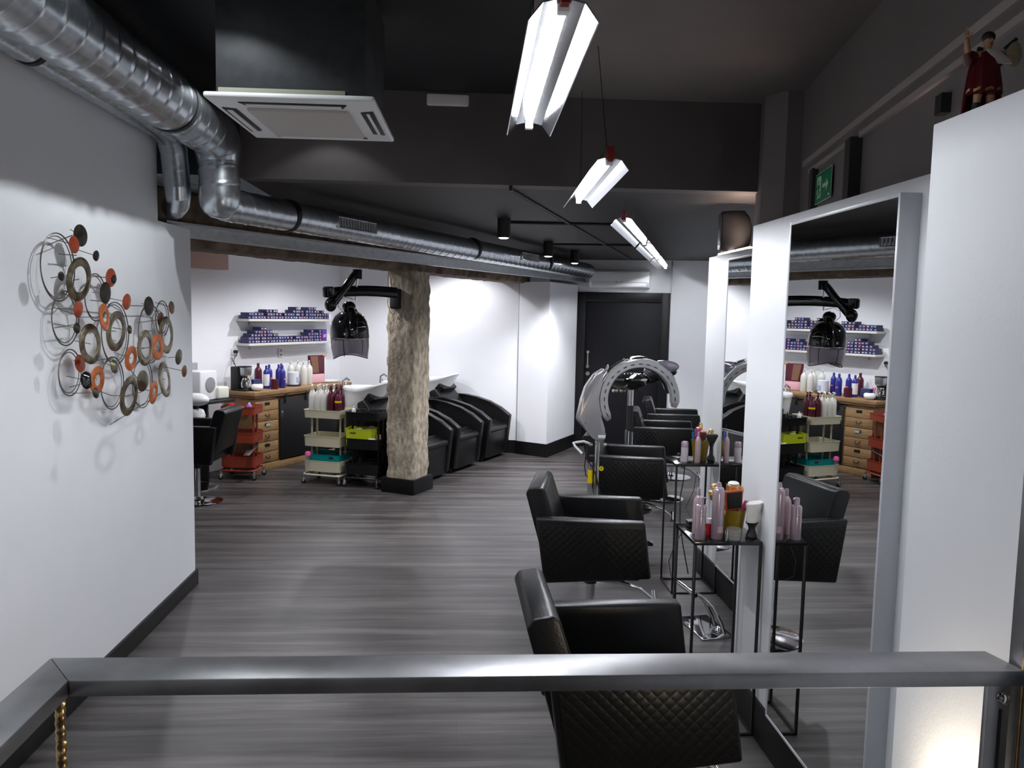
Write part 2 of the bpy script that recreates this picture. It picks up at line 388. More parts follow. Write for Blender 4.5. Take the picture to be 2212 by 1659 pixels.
# downlights
for i, (x, y, l) in enumerate(((.317, 6.44, 'nearest of the three black cylinder downlights on the low ceiling'), (.88, 8.35, 'middle one of the three black cylinder downlights on the low ceiling'), (1.30, 9.35, 'farthest of the three black downlights, near the white pilaster'))):
    t = thing('downlight', l, 'lamp', (x, y, 2.58), 0, 'black cylinder downlights under the low ceiling')
    MB().lathe([(.052, 0), (.052, -.15), (.046, -.15), (.044, -.13), (0, -.13)], n=28).build('housing', BMAT, t)
    MB().lathe([(0, -.158), (.025, -.156), (.040, -.149), (.040, -.140), (0, -.140)], n=24).build('lens', LEDM, t)
def spot(x, y, z, e, size=100, rx=0, ry=0, col=(.95, .95, 1), blend=.6, r=.03):
    l = bpy.data.lights.new('spot_light', 'SPOT'); l.energy = e; l.spot_size = rad(size); l.spot_blend = blend; l.color = col; l.shadow_soft_size = r
    o = bpy.data.objects.new('spot_light', l); C.objects.link(o); o.location = (x, y, z); o.rotation_euler = (rx, ry, 0); return o
for x, y in ((.317, 6.44), (.88, 8.35), (1.30, 9.35)): spot(x, y, 2.40, SPOT*(2.2 if y > 9 else 1), 120)
# downlights of the wash and mixing corner, above the beam line
BL = ('above the middle wash basin', 'above the left end of the wash chairs', 'above the red trolley', 'above the farthest wash chair', 'above the lone styling chair on the left')
for i, (x, y) in enumerate(((-.55, 9.75), (-1.35, 9.3), (-1.55, 8.10), (-.1, 10.0), (-2.2, 7.0))):
    t = thing('downlight', 'black cylinder downlight '+BL[i], 'lamp', (x, y, 2.60), 0, 'downlights behind the beam')
    MB().lathe([(.052, 0), (.052, -.12), (.046, -.12), (.044, -.10), (0, -.10)], n=20).build('housing', BMAT, t)
    spot(x, y, 2.475, SPOT*(.5, .85, 1.0, .45, .6)[i], 158)
# ------------------------------------------------------------------ fluorescent lamps
def lamp(x, y, z, L, a, label, wires, hw=.085, dz=.032):
    """reflector trough with a bare tube; centre of the near end at x,y; runs along azimuth a"""
    t = thing('fluorescent_lamp', label, 'lamp', (x, y, z), -rad(a), 'hanging fluorescent lamps')
    th = .003
    out = [(-hw, -dz), (-hw*.62, .012), (-.026, .020), (-.024, .050), (.024, .050), (.026, .020), (hw*.62, .012), (hw, -dz)]
    inn = [(hw-th, -dz), (hw*.62-th, .009), (.02, .016), (-.02, .016), (-hw*.62+th, .009), (-hw+th, -dz)]
    MB().prism(out+inn, 'y', 0, L).build('reflector', REFL, t, 20)
    MB().cyl((0, .02, 0), (0, L-.02, 0), .009, n=12).build('tube', TUBEM, t)
    for yy in (.0, L-.03): MB().box((0, yy+.015, .005), (.03, .03, .03), .003).build('tube_holder', WPL, t)
    MB().box((0, -.012, .035), (.034, .03, .055), .004).prism([(-.01, .0), (.01, 0), (.013, .03), (-.013, .03)], 'y', -.03, .06).build('end_bracket', REDP, t)
    for yy, hx, hy in wires: MB().cyl((0, yy, .05), (hx, yy+hy, 3.09-z if y < 4.2 else 2.58-z), .0018, n=6).build('hanging_wire', BMAT, t)
    return t
lamp(.227, 1.93, 2.55, 1.22, .8, 'large lit fluorescent lamp hanging nearest, at the top of the photo', ((.1, 0, .0), (1.1, 0, 0)))
lamp(.61, 3.40, 2.475, 1.22, 2.0, 'lit fluorescent lamp hanging just before the dark bulkhead', ((.08, -.01, .35), (1.1, 0, .08)))
k = 0
for (x, y), (x2, y2), l in (((1.04, 5.22), (1.55, 6.83), 'lit fluorescent lamp, first of the row under the low ceiling'), ((1.59, 6.97), (2.08, 8.52), 'lit fluorescent lamp, middle of the row under the low ceiling'), ((2.12, 8.67), (2.59, 10.15), 'lit fluorescent lamp, last of the row near the wall air conditioner')):
    lamp(x, y, 2.45, math.hypot(x2-x, y2-y), math.degrees(math.atan2(x2-x, y2-y)), l, ((.1, 0, 0), (1.4, 0, 0)))
for i, (y, l) in enumerate(((3.96, 'added ceiling downlight between cassette unit and bulkhead, lighting the left wall end'), (4.48, 'ceiling downlight hidden behind the hanging cassette unit'), (2.68, 'ceiling downlight in front of the hanging cassette unit, above the photo'), (.88, 'ceiling downlight above the rail'), (-.92, 'ceiling downlight over the stairs behind the camera'))):  # first one is an added lamp, brightening the far end of the left wall
    t = thing('downlight', l, 'lamp', (-.78-(.18 if i != 1 else 0), y, 3.10), 0, 'downlights on the high black ceiling')
    MB().lathe([(.045, 0), (.045, -.09), (.038, -.09), (.036, -.07), (0, -.07)], n=20).build('housing', BMAT, t)
    MB().lathe([(0, -.082), (.03, -.082), (.03, -.076), (0, -.076)], n=20).build('lens', LEDM, t)
    spot(-.78-(.18 if i != 1 else 0), y, 3.005, HIGH*(.8, .09, .3, .95, .95)[i], (124, 108, 130, 132, 132)[i], blend=(.1, .3, .25, .15, .15)[i], ry=(0, 0, 0, rad(16), rad(16))[i], r=.02, col=(.92, .97, 1))
# strip light on top of the third partition and warm light behind it
t = thing('strip_light', 'short lit strip segments on top of the far white partition', 'lamp', (1.76, 4.9, 2.25))
for i, (y0, y1) in enumerate(((-.05, .16), (.19, .40), (.45, .53))):
    MB().box((0, (y0+y1)/2, .012), (.03, y1-y0, .014), .002).build('light_segment', STRIPM, t)
MB().box((0, .24, .003), (.04, .62, .006)).build('base_strip', WPL, t)
spot(1.80, 5.1, 2.30, WARM*1.2, 165, rx=pi, col=(1, .72, .58), r=.1, blend=1)
spot(1.62, 2.6, 2.30, WARM*.55, 168, rx=pi, col=(1, .80, .72), r=.15, blend=1)
# step light low on the landing
t = thing('step_light', 'small step lamp low on the landing beside the white partition', 'lamp', (.935, 1.395, .30))
MB().lathe([(.03, .0), (.02, .01), (.012, .38), (.02, .39), (.02, .41), (0, .41)], n=20).build('housing', BMAT, t)
l = bpy.data.lights.new('step_light_bulb', 'POINT'); l.energy = 10; l.color = (1, .84, .62); l.shadow_soft_size = .03
o = bpy.data.objects.new('step_light_bulb', l); C.objects.link(o); o.location = (.935, 1.395, .80)

# ------------------------------------------------------------------ ducts
def duct_path(pts, r, pitch=.13, n=36):
    """polyline resampled; helical lock seam raised on the surface"""
    P = [Vector(p) for p in pts]; out = []; ln = [0]
    for a, b in zip(P, P[1:]):
        k = max(1, int((b-a).length/.009))
        for i in range(k): out.append(a+(b-a)*(i/k))
    out.append(P[-1])
    s = [0]
    for a, b in zip(out, out[1:]): s.append(s[-1]+(b-a).length)
    def fn(i, a):
        ph = (s[i]/pitch-a/(2*pi)) % 1.0
        return 1+(.030*sin(pi*ph/.16) if ph < .16 else 0)
    mb = MB(); mb.sweep(out, r, n, fn=fn); return mb
def collar(mb, p, d, r, w=.03):
    p = Vector(p); d = Vector(d).normalized(); mb.sweep([p-d*w/2, p+d*w/2], r, 36)
BX, BZ, BR = -1.39, 2.785, .133
t = thing('spiral_duct', 'large shiny spiral duct coming along the left wall, elbowing down and following the beam', 'duct', (0, 0, 0))
duct_path([(BX, -2.3, BZ), (BX, 4.50, BZ)], BR).build('duct_run', GALV, t, 60)
el = [(BX, 4.49, BZ), (BX, 4.56, BZ-.002), (BX, 4.63, BZ-.022), (BX, 4.675, BZ-.065), (BX, 4.69, BZ-.12), (BX, 4.69, BZ-.15)]
MB().sweep(el, [BR*.99, BR*.99, BR*.98, BR*.95, .119, .117], 36).build('elbow', GALV, t, 14)
duct_path([(BX, 4.69, BZ-.14), (BX, 4.69, 2.445)], .112, .10).build('duct_drop', GALV, t, 60)
hd = Vector((.468, .884, 0))
e0 = Vector((BX, 4.69, 2.445))
MB().lathe([(0, -.115), (.05, -.105), (.085, -.08), (.106, -.045), (.113, 0), (.113, .03)], c=tuple(e0), n=36).build('end_elbow', GALV, t, 30)
h0 = e0+hd*.03+Vector((0, 0, -.027)); h1 = Vector((1.62, 10.40, 2.40))
duct_path([h0, h1], .095, .12).build('duct_run', GALV, t, 60)
for p_, d_, r_c in [((BX, yy, BZ), (0, 1, 0), BR*1.035) for yy in (.9, 3.93)]+[(h0+hd*s_, hd, .102) for s_ in (.55, 3.1, 4.9)]:
    mb = MB(); collar(mb, p_, d_, r_c, .032); mb.build('clamp_band', BMAT, t)
for s_ in (.95, 4.05):     # air grilles
    c = h0+hd*(s_+.22); sd = Vector((hd.y, -hd.x, 0)); up = Vector((0, 0, 1)); nn = (sd*.93+up*.05).normalized(); vv = hd.cross(nn).normalized()
    M = Matrix(((hd.x, vv.x, nn.x, c.x+nn.x*.088), (hd.y, vv.y, nn.y, c.y+nn.y*.088), (hd.z, vv.z, nn.z, c.z+nn.z*.088), (0, 0, 0, 1)))
    g = MB().box((0, .036, 0), (.46, .012, .03), .002, M).box((0, -.036, 0), (.46, .012, .03), .002, M).box((-.225, 0, 0), (.012, .08, .03), .002, M).box((.225, 0, 0), (.012, .08, .03), .002, M).build('air_grille', GALV, t)
    mb = MB()
    for i in range(14): mb.box((-.21+.032*i, 0, .006), (.014, .066, .008), 0, M@Matrix.Rotation(0, 4, 'Y'))
    mb.build('grille_slats', GPL, g)
t = thing('spiral_duct', 'slim spiral duct behind the large one, dropping close to the left wall end', 'duct', (0, 0, 0))
SX, SR = -1.645, .072
duct_path([(SX, -2.3, 2.80), (SX, 4.55, 2.80)], SR, .09, 28).build('duct_run', GALV, t, 60)
MB().sweep([(SX, 4.52, 2.80), (SX, 4.60, 2.79), (SX, 4.65, 2.76), (SX+.01, 4.67, 2.70)], SR*1.02, 28).build('elbow', GALV, t, 25)
duct_path([(SX+.01, 4.67, 2.72), (SX+.02, 4.69, 2.50)], SR, .09, 28).build('duct_drop', GALV, t, 60)
MB().sweep([(SX+.02, 4.69, 2.51), (SX+.02, 4.70, 2.465), (SX+.0, 4.75, 2.43), (SX-.04, 4.83, 2.42), (SX-.09, 4.95, 2.42)], SR*.98, 28).build('elbow', GALV, t, 25)
mb = MB(); collar(mb, (SX, 3.2, 2.80), (0, 1, 0), SR*1.05)
mb.build('clamp_band', BMAT, t)

# ------------------------------------------------------------------ ceiling cassette, wall air conditioner, emergency lamp
t = thing('air_conditioner', 'white ceiling cassette air conditioner hanging beside the large duct', 'air conditioner', (-.635, 3.345, 2.604), rad(-1.2))
r_ = [(-.308, -.34), (.308, -.34), (.308, .345), (-.308, .345)]
MB().prism(r_, 'z', -.018, .004, .009, seg=3).build('panel', WPL, t)
MB().prism([(-.27, -.31), (.27, -.31), (.27, .28), (-.27, .28)], 'z', .004, .46, .004).build('housing', mat('dark_painted_metal', (.035, .038, .042), .45, noise=.2), t)
MB().prism([(-.19, -.20), (.19, -.20), (.19, .24), (-.19, .24)], 'z', -.030, -.014, .005).build('intake_grille', mat('grille_beige', (.50, .47, .44), .5), t)
for a in range(4):
    M = Matrix.Rotation(pi/2*a, 4, 'Z')
    mb = MB(); mb.prism([(-.20, -.285), (.20, -.285), (.18, -.235), (-.18, -.235)], 'z', -.022, -.012, .003, M)
    s = mb.build('air_slot', BMAT, t)
    MB().box((0, -.262, -.023), (.35, .020 if a != 1 else .012, .005), .002, M@T(rx=.0)).build('louver', WPL, s)
mb = MB(); mb.box((-.03, -.313, .014), (.46, .010, .020), .003); mb.build('foam_strip', mat('pale_foam', (.30, .30, .24), .8), t)
t = thing('air_conditioner', 'white wall mounted air conditioner above the black door', 'air conditioner', tuple((dwp(.57)+Vector((0, 0, 2.32)))), math.atan2(dd.y, dd.x))
MB().prism([(-.0, -.125), (-.0, .125), (-.13, .125), (-.185, .10), (-.195, -.05), (-.15, -.115)], 'x', -.405, .405, .012, M=Matrix.Identity(4), seg=3).build('body', WPL, t)
MB().box((0, -.186, -.075), (.72, .01, .055), .003, T(0, 0, 0)).build('louver', WPL, t)
MB().box((.0, -.197, -.046), (.74, .004, .004)).build('seam', GPL, t)
mb = MB(); mb.box((-.03, -.199, -.038), (.03, .003, .008)); mb.box((.04, -.199, -.038), (.02, .003, .008)); mb.build('badge', GPL, t)
t = thing('emergency_light', 'white rectangular emergency light on the black bulkhead', 'lamp', (-.105, 4.765, 3.055))
MB().box((0, -.0, 0), (.245, .05, .07), .012, seg=3).build('diffuser', mat('diffuser_plastic', (.74, .72, .69), .4), t)
MB().box((0, .018, 0), (.25, .012, .078), .003).build('base', WPL, t)

# ------------------------------------------------------------------ landing and railing
struct(MB().box((.125, -.56, .15), (1.73, 3.9, .30), .004).build('floor_landing', FLOOR))
t = thing('railing', 'flat steel guard rail across the foreground with a mitred left corner', 'railing', (0, 0, 0))
def railpts(z): return None
ZR = 1.232
cor_o, cor_i = Vector((-.690, 1.348, ZR)), Vector((-.620, 1.262, ZR))
rR_o, rR_i = Vector((.965, 1.352, ZR)), Vector((.982, 1.268, ZR))
mb = MB()
def slab(a, b, c, d, z0, z1, bev=.0025): mb.prism([tuple(p.xy) for p in (a, b, c, d)], 'z', z0, z1, bev)
slab(cor_o, rR_o, rR_i, cor_i, ZR-.028, ZR)
mb.build('top_rail', STEEL, t)
mb = MB(); slab(cor_o, cor_i, Vector((-.575, -.6, 0)), Vector((-.652, -.6, 0)), ZR-.028, ZR)
mb.build('side_rail', STEEL, t)
mb = MB(); rng = []
nseg = 230
P = [(-.652, 1.298, ZR-.028-(ZR-.028-.30)*i/nseg) for i in range(nseg+1)]
mb.sweep(P, .0075, 10, fn=lambda i, a: 1+(.16 if ((i/nseg*.9*75)-a/(2*pi)) % 1 < .35 else 0))
mb.build('twisted_post', BRONZE, t)
mb = MB()
mb.box((.956, 1.300, (.30+ZR-.028)/2), (.042, .012, ZR-.328), .001)
mb.build('flat_post', STEEL, t)
MB().box((.960, 1.2935, .735), (.0045, .003, .83)).build('post_slot', BMAT, t)
MB().lathe([(.0, .0), (.009, .0), (.0095, .006), (.006, .009), (0, .0095)], n=20, M=T(.962, 1.291, 1.172, rx=pi/2)).lathe([(.0115, 0), (.0115, .002), (0, .002)], n=20, M=T(.962, 1.294, 1.172, rx=pi/2)).build('bolt', CHR, t)
t = thing('steel_jamb', 'tall brown grey steel profile standing at the right end of the rail', 'post', (.988, 1.275, .30))
MB().box((0, 0, .97), (.012, .075, 1.94), .002).build('profile', STEEL, t)
MB().box((-.006, -.002, .97), (.006, .008, 1.94), .002).build('edge_strip', BRONZE, t)
MB().box((-.006, -.020, .97), (.005, .010, 1.94), .002).build('edge_strip', mat('blue_grey_film', (.10, .16, .22), .3, .5), t)

# ------------------------------------------------------------------ mirrors
def mirror(x, y0, y1, xw, label):
    z0, z1 = .222, 2.20
    t = thing('wall_mirror', label, 'mirror', (xw, (y0+y1)/2, z0), 0, 'tall framed mirrors on the partition')
    d = xw-x; W = y1-y0; H = z1-z0; f = .012
    mb = MB()
    for s in (-1, 1): mb.box((-d/2, s*(W/2-f/2), H/2), (d, f, H), .0015)
    for z in (f/2, H-f/2): mb.box((-d/2, 0, z), (d, W-2*f, f), .0015)
    mb.box((-.006, 0, H/2), (.010, W-2*f, H-2*f))
    mb.build('frame', FRAME, t)
    MB().box((-d+.0035, 0, H/2), (.003, W-2*f, H-2*f)).build('mirror_glass', MIRR, t)
mirror(1.25, 2.25, 3.03, 1.315, 'large tall mirror in white frame on the nearer white partition')
mirror(1.66, 4.16, 4.955, 1.725, 'tall mirror partly hidden behind the nearer partition step')

# ------------------------------------------------------------------ side tables
def side_table(x0, y0, label, W=.30, H=.873):
    t = thing('side_table', label, 'table', (x0+W/2, y0+W/2, 0), 0, 'slim black side tables by the mirrors')
    b = .012; h = W/2-b/2
    MB().box((0, 0, H-.008), (W, W, .016), .0015).build('tabletop', mat('black_glass_top', (.010, .010, .011), .12), t)
    for sx in (-1, 1):
        for sy in (-1, 1): MB().box((sx*h, sy*h, (H-.016)/2), (b, b, H-.016), .001).build('leg', BMET, t)
    mb = MB()
    for s in (-1, 1): mb.box((s*h, 0, b/2), (b, W-2*b, b)); mb.box((0, s*h, b/2), (W-2*b, b, b))
    mb.build('floor_frame', BMET, t)
side_table(1.003, 3.27, 'slim black metal side table nearest, holding pink bottles and gold brushes')
side_table(1.403, 5.04, 'slim black metal side table farther back, beside the second mirror')

# ------------------------------------------------------------------ styling chairs
def chair_proto(foot='bar'):
    t = thing('styling_chair', '', 'chair', (0, 0, 0), 0, 'quilted black styling chairs facing the mirrors')
    side = [(-.292, .756), (.280, .758), (.322, .460), (-.240, .402)]
    for s in (-1, 1):
        a, b = (.245, .315) if s > 0 else (-.315, -.245)
        ar = MB().prism(side, 'y', a, b, .014, seg=3).build('armrest', BLEA, t)
        yo = s*.3155
        q = [(-.266, .722), (.270, .724), (.305, .478), (-.225, .423)]
        MB().prism(q, 'y', min(yo, yo+s*.004), max(yo, yo+s*.004), .0015).build('quilted_panel', QUILT, ar)
    MB().prism([(-.20, .40), (.27, .42), (.285, .52), (.24, .545), (-.20, .52)], 'y', -.242, .242, .02, seg=3).build('seat', BLEA, t)
    bk = [(-.355, .868), (-.338, .896), (-.275, .905), (-.250, .890), (-.120, .50), (-.20, .47), (-.250, .50)]
    MB().prism(bk, 'y', -.240, .240, .010, seg=3).build('backrest', BLEA, t)
    mb = MB(); mb.box((.02, 0, .395), (.34, .30, .02), .004); mb.cyl((0, 0, .32), (0, 0, .39), .035); mb.build('seat_plate', BMAT, t)
    MB().cyl((0, 0, .02), (0, 0, .345), .025, n=20).build('column', CHR, t)
    MB().lathe([(.0, .0), (.215, 0), (.222, .004), (.20, .012), (.05, .026), (.035, .05), (0, .05)], n=48).build('base', CHR, t)
    mb = MB()
    mb.sweep([(.03, 0, .33), (.16, 0, .335), (.28, 0, .30), (.36, 0, .24)], .010, 10)
    mb.sweep([(.36, -.13, .24), (.36, .13, .24)], .014, 12)
    mb.build('footrest', CHR, t)
    return t
ch0 = chair_proto()
for i, (x, y, r, l) in enumerate(((.560, 2.60, 1, 'nearest black quilted styling chair, partly behind the steel rail'),
    (.745, 4.355, -11, 'black quilted styling chair, second from the steel rail, left of the near side table'),
    (1.34, 6.22, -15, 'black quilted styling chair right behind the silver arched hair processor'),
    (2.03, 7.80, -14, 'black quilted styling chair, fourth from the rail, beyond the hair processor'),
    (2.41, 8.86, -14, 'farthest black quilted styling chair, in front of the white far wall'),
    )):
    if i == 0: ch0.location = (x, y, 0); ch0.rotation_euler = (0, 0, rad(r)); ch0['label'] = l
    else: dup(ch0, (x, y, 0), rad(r), l)
c6 = dup(ch0, (-2.47, 7.55, 0), rad(176), 'black styling chair by the white appliance, beyond the end of the left wall')
# floor footrest
t = thing('floor_footrest', 'chrome footrest on a square floor plate in front of the second mirror', 'footrest', (1.455, 4.47, 0), rad(10))
MB().prism([(-.10, -.17), (.10, -.17), (.10, .17), (-.10, .17)], 'z', 0, .012, .004, seg=3).build('floor_plate', CHR, t)
mb = MB()
for yy in (-.05, .05):
    mb.sweep([(.06, yy*1.2-.06, .012), (.045, yy*1.1-.05, .07), (.0, yy-.03, .16), (-.06, yy-.01, .22), (-.13, yy, .25)], .011, 12)
mb.sweep([(-.13, -.12, .25), (-.13, .12, .25)], .014, 12)
mb.build('curved_tube', CHR, t)
MB().lathe([(.03, 0), (.026, .012), (.012, .02), (0, .02)], c=(.06, -.06, .012), n=20).build('mount_boss', CHR, t)
# ------------------------------------------------------------------ wash chairs with basins
def wash_chair():
    t = thing('wash_chair', '', 'wash chair', (0, 0, 0), 0, 'black wash chairs with white basins')
    top = [(.02, .545), (-.12, .625), (-.28, .69), (-.46, .735), (-.64, .76), (-.84, .765)]
    out = [(-.035, .05), (.02, .53)]+top[1:]+[(-.90, .74), (-.90, .05)]
    for s in (-1, 1):
        a, b = (.245, .325) if s > 0 else (-.325, -.245)
        MB().prism(out, 'y', a, b, .016, seg=3).build('armrest', BLEA, t)
    MB().prism([(-.045, .04), (-.02, .36), (-.08, .37), (-.08, .04)], 'y', -.245, .245, .008).build('front_panel', BLEA, t)
    mb = MB()
    mb.sweep([(-.045, -.235, .385), (-.045, .235, .385)], .04, 14)
    mb.prism([(-.07, .34), (-.07, .43), (-.20, .455), (-.30, .42), (-.55, .40), (-.55, .33)], 'y', -.24, .24, .02, seg=3)
    mb.sweep([(-.17, -.22, .435), (-.17, .22, .435)], .033, 12)
    mb.build('seat', BLEA, t)
    MB().prism([(-.52, .38), (-.42, .42), (-.80, .86), (-.90, .82), (-.88, .60)], 'y', -.235, .235, .025, seg=3).build('backrest', BLEA, t)
    MB().prism([(-.76, .80), (-.70, .86), (-.80, .955), (-.90, .93), (-.88, .86)], 'y', -.17, .17, .018, seg=3).build('headrest', BLEA, t)
    # basin: flared oval rim dipping to a rounded underside
    n = 40; rings = []
    for k, (f, z) in enumerate([(1.0, .0), (1.03, -.02), (.97, -.045), (.90, -.08), (.80, -.16), (.68, -.25), (.54, -.32)]):
        ring = []
        for j in range(n):
            a = 2*pi*j/n; ex = .29*cos(a)*f; ey = .225*sin(a)*f
            lip = (.055*max(0, cos(a))**2+.035*max(0, -cos(a)))*(1 if f > .9 else .4)
            ring.append((ex-.24*(1-f)*(1 if f < 1 else 0), ey, z+lip+.03*cos(a)*f))
        rings.append(ring)
    inner = []
    for f, z in [(.36, -.27), (.58, -.17), (.78, -.085), (.93, -.03), (.985, -.003)]:
        inner.append([(.29*cos(2*pi*j/n)*f-.22*(1-f), .225*sin(2*pi*j/n)*f, z+(.055*max(0, cos(2*pi*j/n))**2+.035*max(0, -cos(2*pi*j/n)))*(1 if f > .9 else .5)+.03*cos(2*pi*j/n)*f) for j in range(n)])
    mb = MB(); mb.loft(inner+rings, M=T(-.91, 0, .975)); mb.build('basin', CERA, t, 60)
    MB().prism([(-1.28, .04), (-1.0, .04), (-1.02, .66), (-1.22, .66)], 'y', -.15, .15, .02).build('pedestal', BLEA, t)
    mb = MB(); mb.sweep([(-1.25, .0, .95), (-1.25, 0, 1.03), (-1.20, 0, 1.06), (-1.15, 0, 1.03)], .012, 10).sweep([(-1.25, .05, .96), (-1.25, .05, 1.01)], .014, 10)
    mb.build('tap', CHR, t)
    mb = MB()
    for x in (-.12, -.82):
        for y in (-.26, .26): mb.cyl((x, y, 0), (x, y, .06), .02)
    mb.build('feet', BMET, t)
    return t
B0 = Vector((-.054, 8.82, 0))
wc = wash_chair()
for i, (d_, l) in enumerate(((-.355, 'black wash chair half hidden behind the rough concrete pillar'), (.40, 'black wash chair in the middle of the row, right of the pillar'), (1.20, 'black wash chair at the far end of the row against the white wall'))):
    p = B0+u28*d_-n28*.03
    if i == 0: wc.location = p; wc.rotation_euler = (0, 0, rad(-28)); wc['label'] = l
    else: dup(wc, p, rad(-28), l)

# ------------------------------------------------------------------ trolleys
def trolley(name, label, m, W, D, loc, rz, cast=CHR):
    t = thing(name, label, 'trolley', loc, rz)
    for zt, h in ((.785, .085), (.51, .11), (.25, .115)):
        f = .006; r = .03; w2, d2_ = W/2, D/2
        def rr(s, z):
            pts = []
            for cx, cy, a0 in ((w2-r, d2_-r, 0), (-w2+r, d2_-r, 90), (-w2+r, -d2_+r, 180), (w2-r, -d2_+r, 270)):
                for k in range(5):
                    a = rad(a0+22.5*k); pts.append(((cx+r*cos(a))*s, (cy+r*sin(a))*s, z))
            return pts
        mb = MB(); mb.loft([rr(.955, zt-h+.006), rr(.93, zt-h+.006), rr(.94, zt-h), rr(.965, zt-h), rr(.985, zt-.008), rr(1.01, zt-.006), rr(1.01, zt), rr(.985, zt), rr(.965, zt-.01), rr(.94, zt-h+.007)])
        mb.build('tray', m, t)
    for sx in (-1, 1):
        for sy in (-1, 1):
            q = (sx*(W/2-.045), sy*(.055), .09)
            MB().sweep([q, (q[0], q[1], .78)], .011, 10, asp=(1, 1)).build('upright', m, t)
    mb = MB(); w_, d_ = W/2+.005, D/2+.01
    mb.sweep([(w_, -d_+.05, .10), (w_-.015, -d_+.015, .10), (w_-.05, -d_, .10), (-w_+.05, -d_, .10), (-w_+.015, -d_+.015, .10), (-w_, -d_+.05, .10), (-w_, d_-.05, .10), (-w_+.015, d_-.015, .10), (-w_+.05, d_, .10), (w_-.05, d_, .10), (w_-.015, d_-.015, .10), (w_, d_-.05, .10)], .010, 10, closed=True)
    for s in (-1, 1): mb.cyl((s*(W/2-.045), -d_, .10), (s*(W/2-.045), d_, .10), .008)
    mb.build('base_frame', m, t)
    for sx in (-1, 1):
        for sy in (-1, 1):
            x, y = sx*(w_-.01), sy*(d_-.01); a = sx*sy*.6
            c = MB().sweep([(x, y, .095), (x, y, .062)], .012, 10).prism([(-.017, .022), (.017, .022), (.014, .066), (-.014, .066)], 'y', -.014, .014, .002, T(x, y, 0, rz=a)).build('caster', cast, t)
            MB().cyl((x-.0085*-sin(a)*0, y-.009, .024), (x, y+.009, .024), .024, n=18).build('wheel', BMAT, c)
    return t
trolley('cream_trolley', 'cream three tier trolley beside the black one, loaded with pump bottles', CREAM, .42, .33, (-1.405, 8.47, 0), rad(-18.8))
trolley('black_trolley', 'black three tier trolley between the cream trolley and the concrete pillar', BMET, .38, .33, (-.975, 8.325, 0), rad(-18.8))
trolley('red_trolley', 'rust red three tier trolley left of the wooden sideboard', RED, .37, .30, (-2.355, 8.655, 0), rad(-6))
def bottle(name, label, m, loc, h, r, kind='pump', group=None, capm=None, cat='bottle', sx=1, sy=1, rz=0):
    t = thing(name, label, cat, loc, rz, group)
    if kind == 'pump':
        MB().lathe([(r*.92, 0), (r, .006), (r, h*.60), (r*.9, h*.70), (r*.55, h*.79), (r*.32, h*.83), (r*.32, h*.86)], n=20, sx=sx, sy=sy).build('bottle_body', m, t)
        MB().lathe([(r*.36, h*.85), (r*.36, h*.90), (.006, h*.905), (.006, h*.95), (.013, h*.955), (.013, h*.985), (0, h)], n=14).sweep([(0, 0, h*.97), (0, -.035, h*.965), (0, -.042, h*.94)], .006, 8).build('pump_head', capm or m, t)
    elif kind == 'tall':
        MB().lathe([(r*.94, 0), (r, .006), (r, h*.66), (r*.88, h*.75), (r*.45, h*.83), (r*.34, h*.85)], n=20, sx=sx, sy=sy).build('bottle_body', m, t)
        MB().lathe([(r*.38, h*.845), (r*.36, h*.985), (r*.30, h), (0, h)], n=16).build('cap', capm or m, t)
    elif kind == 'jar':
        MB().lathe([(r*.95, 0), (r, .004), (r, h*.74)], n=22).build('jar_body', m, t)
        MB().lathe([(r*1.04, h*.72), (r*1.04, h*.98), (r*.98, h), (0, h)], n=22).build('lid', capm or m, t)
    return t
def onto(c, rz, lx, ly, z): v = Matrix.Rotation(rz, 4, 'Z')@Vector((lx, ly, 0)); return (c[0]+v.x, c[1]+v.y, z)
CT, CR = (-1.405, 8.47), rad(-18.8)
PWH = mat('milky_bottle', (.68, .67, .62), .25)
zb = .785-.085+.009
pumps = [(-.148, -.075, PWH, 'white pump bottle at the left front corner of the cream trolley top'), (-.075, -.085, PWH, 'white pump bottle, second from the left on the cream trolley top'),
 (-.01, -.08, PWH, 'white pump bottle just left of the maroon bottles on the cream trolley'), (-.12, .04, PWH, 'white pump bottle at the back left of the cream trolley top'), (-.035, .03, PWH, 'white pump bottle at the back middle of the cream trolley top'),
 (.02, .09, PWH, 'white capped bottle behind the maroon bottles on the cream trolley'),
 (.072, -.080, MAROON, 'wide maroon pump bottle at the front of the cream trolley top'), (.14, .01, MAROON, 'maroon pump bottle behind the yellow banded one on the cream trolley'), (.07, .04, MAROON, 'maroon pump bottle at the back of the cream trolley top')]
for x, y, m, l in pumps: bottle('pump_bottle', l, m, onto(CT, CR, x, y, zb), .335, .040, 'pump', 'pump bottles on the cream trolley', capm=m)
b = bottle('pump_bottle', 'dark maroon pump bottle with a yellow band on the cream trolley', MAROON, onto(CT, CR, .155, -.085, zb), .30, .034, 'pump', 'pump bottles on the cream trolley')
MB().lathe([(.0348, .155), (.0348, .175)], n=20).build('yellow_band', YEL, b)
tb = MB(); w2, d2_ = .19, .145
def tub(name, label, m, loc, rz, w, d, h, cat='tray'):
    t = thing(name, label, cat, loc, rz)
    def q(s, z): return [(-w/2*s, -d/2*s, z), (w/2*s, -d/2*s, z), (w/2*s, d/2*s, z), (-w/2*s, d/2*s, z)]
    MB().loft([q(.88, .004), q(.86, 0), q(.90, 0), q(1, h), q(1.03, h), q(1.03, h-.004), q(.98, h-.004), q(.97, h-.002), q(.88, .005)]).build('tub_body', m, t)
    return t
t = tub('teal_basket', 'teal plastic basket on the bottom tray of the cream trolley', TEAL, onto(CT, CR, .01, .0, .25-.115+.009), CR, .37, .28, .17, 'basket')
MB().box((.02, 0, .085), (.008, .25, .15), .002).build('divider', TEAL, t)
